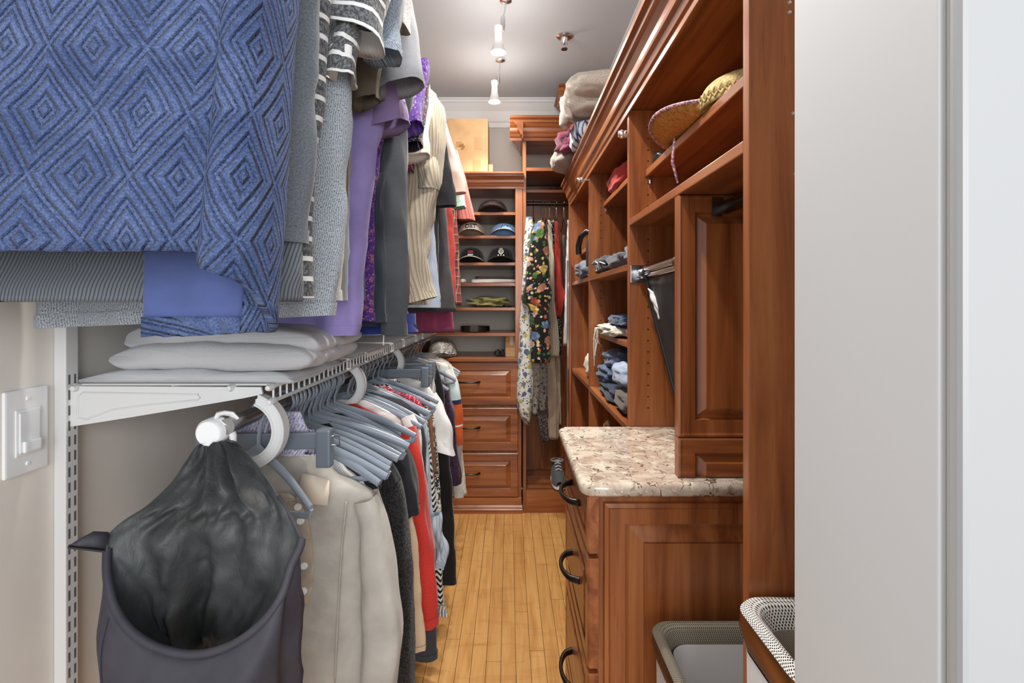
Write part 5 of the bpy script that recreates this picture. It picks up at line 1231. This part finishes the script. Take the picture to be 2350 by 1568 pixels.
# ================================================================ straw hat
t = thing('straw_hat', 'woven straw hat with pink stitched brim overhanging the upper shelf', 'hat', (.475, 1.12, 1.6))
def straw(name, c, d):
    g = G(name, .7, spec=.3); v = g.coord('Object')
    n = g.noise(g.coord('Object', (150, 150, 60)), 1, 3, .7, .5); w = g.noise(v, 260, 2)
    g.col(g.ramp(g.math('ADD', g.math('MULTIPLY', n, .7), g.math('MULTIPLY', w, .3)), [(.36, d), (.6, c)])); g.bump(n, .8, .004); return g.m
ST1, ST2 = straw('straw_gold', (206, 150, 74), (150, 92, 30)), straw('straw_pale', (206, 184, 128), (150, 124, 70))
hx, hy_, hz_ = .470, 1.135, 1.5985
rows = []; edge_ = []
for i in range(9):
    s_ = i/8; row = []
    for j in range(49):
        a = 2*PI*j/48
        rx, ry = lerp(.078, .142, s_), lerp(.092, .172, s_); oy = -.10*(1-s_)
        z = hz_+.003+.016*s_**2+.010*s_**2*math.cos(2*a)+.012*s_*max(0, -math.cos(a))
        row.append(Vector((hx+rx*math.cos(a), hy_+oy+ry*math.sin(a), z)))
    rows.append(row)
grid('brim', rows, ST1, t, None, .004); edge_ = rows[-1]
g = G('pink_stitched_edge', .7); g.col(g.mix(g.math('GREATER_THAN', g.noise(g.coord('Object'), 180, 1), .5), (214, 150, 140), (112, 92, 120))); PNK = g.m
MB().tube(edge_, .0045, 8).build('brim_edge', PNK, t, True)
rows = []
for i in range(13):
    s_ = i/12; row = []
    for j in range(49):
        a = 2*PI*j/48; k = math.cos(s_*PI/2)**.45 if s_ < 1 else 0
        row.append(Vector((hx-.006+.082*k*math.cos(a), hy_-.145+.095*k*math.sin(a), hz_+.004+.066*math.sin(s_*PI/2)-.02*(s_**3)*(1 if True else 0))))
    rows.append(row)
grid('crown', rows, ST2, t, None, .003)
mb = MB()
for k in range(40):
    a, b = 2*PI*k/40, 2*PI*(k+1)/40
    f_ = lambda q, z: (hx-.006+.084*math.cos(q), hy_-.145+.097*math.sin(q), hz_+z)
    mb.tube([f_(a, .012), f_(b, .03)], .0016, 5); mb.tube([f_(b, .012), f_(a, .03)], .0016, 5)
mb.build('lattice_band', ST2, t, True)['kind'] = 'stuff'
MB().tube([P(1548, 318, 1.10), P(1545, 350, 1.10), P(1543, 372, 1.10), P(1550, 398, 1.10), P(1555, 420, 1.10)], [.0022, .003, .0035, .003, .0022], 8).build('chin_cord', PNK, t, True)
# small dark things on the shelves
bundle('black_pouch', 'small black pouch on the upper shelf beside the tall side panel', 'pouch', (.425, 1.385, 1.5975), (.025, .03, .018), BLACKPL, e=.6, amp=.06)
t = thing('tablet_case', 'thin black case leaning against the side panel on the shelf', 'case', (.41, .79, 1.459))
MB().add([(.385, .752, 1.4585), (.50, .752, 1.4585), (.50, .742, 1.575), (.398, .742, 1.575), (.385, .766, 1.4585), (.50, .766, 1.4585), (.50, .756, 1.575), (.398, .756, 1.575)], [(0, 1, 2, 3), (7, 6, 5, 4), (0, 4, 5, 1), (1, 5, 6, 2), (2, 6, 7, 3), (3, 7, 4, 0)]).build('cover', BLACKPL, t, bev=.003)
# ================================================================ pile on top of the shelving
ZP = ZT+.1055
TER = fab('cream_terry', (226, 216, 204), (186, 174, 162), 'terry', 1.0, bump=.9)
bundle('grey_pillow', 'grey and white pillow at the bottom of the pile above the crown moulding', 'pillow', (.345, 2.50, ZP), (.135, .15, .052), fab('pillow_grey', (150, 142, 134), (112, 104, 96), bump=.15), e=.75, amp=.08, seed=2)
bundle('maroon_garment', 'maroon crumpled garment on the grey pillow', 'garment', (.345, 2.36, ZP+.040), (.115, .12, .058), fab('maroon_jersey', (122, 58, 80), (86, 36, 56), bump=.2), e=.7, amp=.3, f=2.2, seed=9, ridges=.06)
bundle('blue_print_cloth', 'navy cloth with white line print below the cream towel', 'cloth', (.40, 2.14, ZP), (.135, .13, .050), fab('navy_white_print', (40, 58, 110), (214, 220, 232), 'lace', .22), e=.5, amp=.08, seed=4)
t = thing('cream_towel', 'folded cream terry towel on top of the pile above the crown moulding', 'towel', (.4, 2.1, ZP+.1))
blob('upper_fold', (.408, 2.04, ZP+.150), (.170, .14, .048), TER, t, e=.5, amp=.14, f=1.7, seed=7, rot=.05)
blob('lower_fold', (.368, 2.08, ZP+.098), (.142, .12, .062), TER, t, e=.65, amp=.26, f=2.0, seed=12, ridges=.05)
rows = []
for i in range(15):
    s_ = i/14
    rows.append([Vector((.238+.035*nz(j*.15, s_*2, 3)*s_-.01*math.sin(PI*s_), 2.00+.012*j*(1-.2*s_), ZP+.205-.120*s_+.01*nz(j*.3, s_, 1))) for j in range(15)])
grid('hanging_end', rows, TER, t, [[(j*.012, -i*.011) for j in range(15)] for i in range(15)], .022)
# ================================================================ on the shelves of the right unit
RDC = fab('red_cotton', (206, 66, 62), (176, 46, 46), bump=.2)
bundle('red_garment', 'rolled red garment on the highest shelf of the middle bay', 'garment', (.445, 1.90, 1.6475), (.055, .16, .040), RDC, e=.7, amp=.2, seed=3)
bundle('white_garment', 'white folded cloth beside the red garment on the highest shelf', 'cloth', (.455, 1.58, 1.6475), (.055, .10, .055), WHT, e=.6, amp=.15, seed=5)
DKG = fab('dark_grey_fleece', (72, 74, 80), (48, 50, 56)); 
bundle('dark_sweatpants', 'dark grey garment with white drawstring on the middle shelf', 'garment', (.43, 1.98, 1.3325), (.085, .12, .036), DKG, e=.7, amp=.3, f=2.4, seed=6)
t = thing('grey_leggings', 'grey rolled leggings beside the side panel on the middle shelf', 'leggings', (.44, 1.65, 1.3325))
blob('roll', (.43, 1.72, 1.3325), (.08, .13, .030), fab('mid_grey_jersey', (92, 92, 98), (70, 70, 76)), t, e=.7, amp=.2, seed=8)
blob('roll', (.44, 1.56, 1.3325), (.07, .085, .045), fab('blue_grey_jersey', (104, 112, 124), (78, 86, 98)), t, e=.7, amp=.2, seed=18)
t = thing('white_drawstring', 'white looped drawstring lying on the dark garment', 'drawstring', (.345, 1.95, 1.36))
MB().tube([(.345, 2.0, 1.385), (.342, 1.93, 1.372), (.338, 1.88, 1.345), (.340, 1.96, 1.345), (.343, 1.90, 1.375), (.348, 1.82, 1.362)], .0022, 6).build('cord', WHITEPL, t, True)
t = thing('fringed_scarf', 'cream knitted scarf with fringe hanging over the shelf edge', 'scarf', (.43, 1.95, 1.0925))
CKN = fab('cream_chunky_knit', (226, 220, 206), (190, 182, 166), 'terry', .6)
blob('knit', (.43, 1.94, 1.0925), (.075, .16, .022), CKN, t, e=.6, amp=.2, seed=5)
for k in range(9):
    y = 2.02+.012*k; L_ = [.06, .09, .05, .11, .07, .13, .06, .05, .16][k]
    MB().tube([(.385, y, 1.118), (.362, y, 1.114), (.356+.006*math.sin(k), y+.004*math.sin(k*2), 1.114-L_*.5), (.358+.006*math.cos(k*3), y+.006*math.cos(k), 1.114-L_)], .0018, 6).build('fringe', CKN, t, True)
JE1 = fab('mid_blue_denim', (92, 108, 136), (58, 72, 98), 'denim'); JE2 = fab('light_denim', (164, 178, 200), (130, 146, 172), 'denim'); JE3 = fab('dark_denim', (52, 62, 82), (34, 42, 58), 'denim')
bundle('folded_jeans', 'folded mid blue jeans on the scarf shelf', 'jeans', (.46, 1.86, 1.136), (.075, .14, .020), JE1, 'folded jeans', e=.5, amp=.18, seed=3)
bundle('wine_red_top', 'wine red crumpled top beside the scarf', 'top', (.435, 1.62, 1.0925), (.05, .06, .026), fab('wine_print', (132, 40, 60), (186, 120, 124), 'floral', 4, cols=[(160, 60, 76), (120, 30, 50), (190, 130, 130)]), e=.7, amp=.2, seed=4)
bundle('pink_sock', 'rolled coral pink sock above the wine red top', 'sock', (.44, 1.60, 1.143), (.045, .05, .018), fab('coral_knit', (200, 110, 100), (170, 84, 78)), e=.7, amp=.15, seed=14)
bundle('cream_plush', 'round cream plush bundle high beside the side panel', 'plush', (.45, 1.62, 1.178), (.052, .06, .042), fab('cream_plush', (228, 206, 178), (200, 174, 142), 'terry'), e=.9, amp=.12, seed=6)
zb = .8625
bundle('folded_jeans', 'dark blue jeans at the bottom of the jeans pile', 'jeans', (.44, 1.88, zb), (.085, .17, .028), JE3, 'folded jeans', e=.55, amp=.22, seed=21, ridges=.05)
bundle('folded_jeans', 'faded blue rolled jeans in the middle of the jeans pile', 'jeans', (.43, 1.97, zb+.045), (.075, .11, .034), JE1, 'folded jeans', e=.7, amp=.25, seed=22, ridges=.06)
bundle('folded_jeans', 'pale blue jeans on the near side of the jeans pile', 'jeans', (.44, 1.70, zb+.070), (.075, .13, .040), JE2, 'folded jeans', e=.6, amp=.18, seed=23)
bundle('folded_jeans', 'mid blue jeans on top of the jeans pile', 'jeans', (.45, 1.95, zb+.105), (.07, .12, .034), fab('washed_denim', (110, 124, 150), (70, 84, 110), 'denim'), 'folded jeans', e=.65, amp=.25, seed=24, ridges=.06)
bundle('brown_trousers', 'grey brown folded trousers at the near end of the jeans pile', 'trousers', (.43, 1.62, zb), (.075, .13, .036), fab('grey_brown_twill', (96, 88, 80), (72, 64, 58)), e=.6, amp=.15, seed=25)
bundle('cream_fluffy_blanket', 'cream fluffy blanket on the far bay shelf beside the jeans', 'blanket', (.435, 2.36, zb), (.075, .13, .060), CKN, e=.7, amp=.12, seed=26)
# lower bay: tan bag with handle
t = thing('tan_handbag', 'tan handbag with cream cord handle on the low shelf behind the granite', 'bag', (.47, 1.72, .6005))
blob('body', (.47, 1.70, .6005), (.09, .14, .075), plain('tan_leather', (176, 146, 112), .5, var=.08), t, e=.5, amp=.06)
MB().tube([(.378, 1.98, .66), (.376, 1.97, .74), (.378, 1.92, .765), (.38, 1.86, .71), (.385, 1.82, .67)], .006, 8).build('handle', plain('cream_cord', (214, 190, 160), .7), t, True)
# far bay: black umbrella handles and boots
t = thing('black_umbrella', 'black folded umbrella with ribbed handle hooked over the far shelf', 'umbrella', (.36, 2.5, 1.50))
MB().tube([(.40, 2.30, 1.535), (.362, 2.32, 1.55), (.338, 2.36, 1.53), (.33, 2.38, 1.49), (.332, 2.385, 1.45)], .014, 12).build('curved_grip', BLACKPL, t, True)
mbp = [(.385, 2.22, 1.525), (.366, 2.22, 1.52), (.358, 2.22, 1.49), (.356, 2.22, 1.44), (.356, 2.22, 1.38)]
MB().tube(mbp, [.012, .014, .015, .016, .014], 14).build('ribbed_grip', plain('black_rubber', (34, 34, 36), .6), t, True)
bundle('grey_blue_garment', 'grey blue crumpled garment on the far bay middle shelf', 'garment', (.41, 2.38, 1.3325), (.085, .14, .045), fab('steel_blue_satin', (104, 112, 124), (66, 72, 84), rough=.5), e=.7, amp=.3, f=2.3, seed=31)
# ================================================================ black bag hanging from the swing rail
t = thing('black_tote', 'black fabric tote with pale satin lining hanging from the chrome rail', 'bag', (.42, 1.22, .95))
BKN = plain('black_nylon', (30, 30, 32), .55, bump=.2, bscale=60)
def quad(name, a, b, c, d, mat, n=14, bow=.0, thick=.004, seed=0):
    rows = [[a.lerp(b, j/n).lerp(d.lerp(c, j/n), i/n)+Vector((bow*math.sin(PI*i/n)*math.sin(PI*j/n)+.004*nz(i*.3, j*.3, seed), 0, 0)) for j in range(n+1)] for i in range(n+1)]
    return grid(name, rows, mat, t, None, thick)
A_, B_ = P(1484, 640, 1.36), P(1556, 624, 1.09)
quad('side_panel', P(1484, 640, 1.37), Vector((.365, 1.06, 1.285)), Vector((.44, 1.10, .99)), P(1557, 925, 1.27), BKN, bow=-.006)
quad('back_panel', P(1484, 640, 1.375), Vector((.62, 1.36, 1.285)), Vector((.60, 1.33, 1.0)), P(1557, 925, 1.275), BKN)
SATL = plain('pale_satin_lining', (206, 206, 202), .3, bump=.3, bscale=30)
quad('lining', P(1487, 662, 1.335), P(1530, 690, 1.28), P(1546, 728, 1.26), P(1512, 733, 1.29), SATL, bow=-.008)
quad('lining_fold', P(1504, 650, 1.30), P(1556, 704, 1.20), P(1540, 738, 1.22), P(1520, 700, 1.28), BKN, bow=-.008)
MB().tube([P(1506, 650, 1.29), P(1530, 676, 1.25), P(1558, 706, 1.18)], .004, 8).build('lining_edge', SATL, t, True)
MB().tube([P(1484, 640, 1.365), P(1500, 720, 1.35), P(1530, 830, 1.31), P(1556, 925, 1.265)], .005, 8).build('piping', BLACKPL, t, True)
MB().tube([(.372, 1.355, 1.284), (.360, 1.355, 1.298), (.368, 1.355, 1.316), (.382, 1.355, 1.312)], .005, 8).build('strap', BKN, t, True)
box('care_label', .3585, .360, 1.058, 1.08, 1.245, 1.265, WHITEPL, t)
# ================================================================ laundry hampers
def meshmat(name, c, d, per):
    g = G(name, .6, spec=.3); u, v = g.uv()
    f = lambda x: g.math('ABSOLUTE', g.math('SUBTRACT', g.math('FRACT', g.math('MULTIPLY', x, 1/per)), .5))
    a = g.math('ADD', u, v); b = g.math('SUBTRACT', u, v)
    m = g.math('MULTIPLY', g.math('GREATER_THAN', f(a), .2), g.math('GREATER_THAN', f(b), .2))
    g.col(g.mix(m, c, d)); g.bump(g.math('SUBTRACT', 1.0, m), .6, .001); return g.m
def rloop(x0, x1, y0, y1, r, n=8):
    pts = []
    for cx_, cy_, a0 in ((x1-r, y1-r, 0), (x0+r, y1-r, 90), (x0+r, y0+r, 180), (x1-r, y0+r, 270)):
        for k in range(n+1):
            a = math.radians(a0+90*k/n); pts.append((cx_+r*math.cos(a), cy_+r*math.sin(a)))
    return pts
def hamper(label, x0, x1, y0, y1, z, rimm, outer, inner, band, liner=None, rw=.02, bandw=.045):
    t = thing('laundry_hamper', label, 'hamper', ((x0+x1)/2, (y0+y1)/2, 0), 'laundry hampers by the doorway')
    lp = rloop(x0, x1, y0, y1, .035); lp = lp+[lp[0]]; n = len(lp)
    ac = [0]
    for k in range(1, n): ac.append(ac[-1]+math.hypot(lp[k][0]-lp[k-1][0], lp[k][1]-lp[k-1][1]))
    cx_, cy_ = (x0+x1)/2, (y0+y1)/2
    def ins(p_, d): 
        return (p_[0]+(-d if p_[0] > cx_ else d)*min(1, abs(p_[0]-cx_)/((x1-x0)/2-.03)), p_[1]+(-d if p_[1] > cy_ else d)*min(1, abs(p_[1]-cy_)/((y1-y0)/2-.03)))
    def wall(name, spec, mat):
        rows = [[Vector((*ins(p_, d), zz)) for p_ in lp] for d, zz in spec]
        uvs = [[(ac[j], zz+d) for j in range(n)] for d, zz in spec]
        return grid(name, rows, mat, t, uvs)
    wall('outer_wall', [(.006, z-bandw-.004), (.008, z*.5), (.02, .005)], outer)
    wall('outer_band', [(.0, z-.004), (-.001, z-bandw*.5), (.005, z-bandw)], band)
    wall('rim', [(.0, z-.004), (.003, z+.001), (.010, z+.003), (.017, z), (.020, z-.006), (rw+.006, z-.03)], rimm)
    wall('inner_wall', [(rw+.006, z-.03), (rw+.010, z-.1), (.035, z*.4), (.04, .02)], inner)
    if liner: wall('liner', liner, plain('white_liner_bag', (226, 226, 226), .35, bump=.3, bscale=20))
    MB().box(x0+.045, x1-.045, y0+.045, y1-.045, .004, .012).build('bottom', outer, t)
    return t
M1 = meshmat('grey_black_mesh', (150, 142, 126), (16, 15, 14), .0042); M2 = meshmat('white_black_mesh', (226, 224, 220), (24, 22, 22), .0052); M3 = meshmat('beige_mesh', (190, 180, 166), (120, 110, 98), .0036)
hamper('dark mesh laundry hamper with white liner below the raised end panel', .268, .66, .745, .968, .606, M1, plain('white_hamper_skin', (220, 220, 222), .5), M1, plain('dark_wire_trim', (40, 38, 36), .25, .6), liner=[(.030, .580), (.033, .50), (.04, .2), (.05, .03)])
hamper('pale mesh laundry hamper with shiny trim nearest the doorway', .313, .64, .531, .706, .806, M2, plain('white_hamper_skin_near', (222, 223, 226), .5), M3, plain('foil_trim_wood_reflection', (150, 104, 66), .22, .85), bandw=.05)  # brown of the band paints in the wood reflected by chrome trim
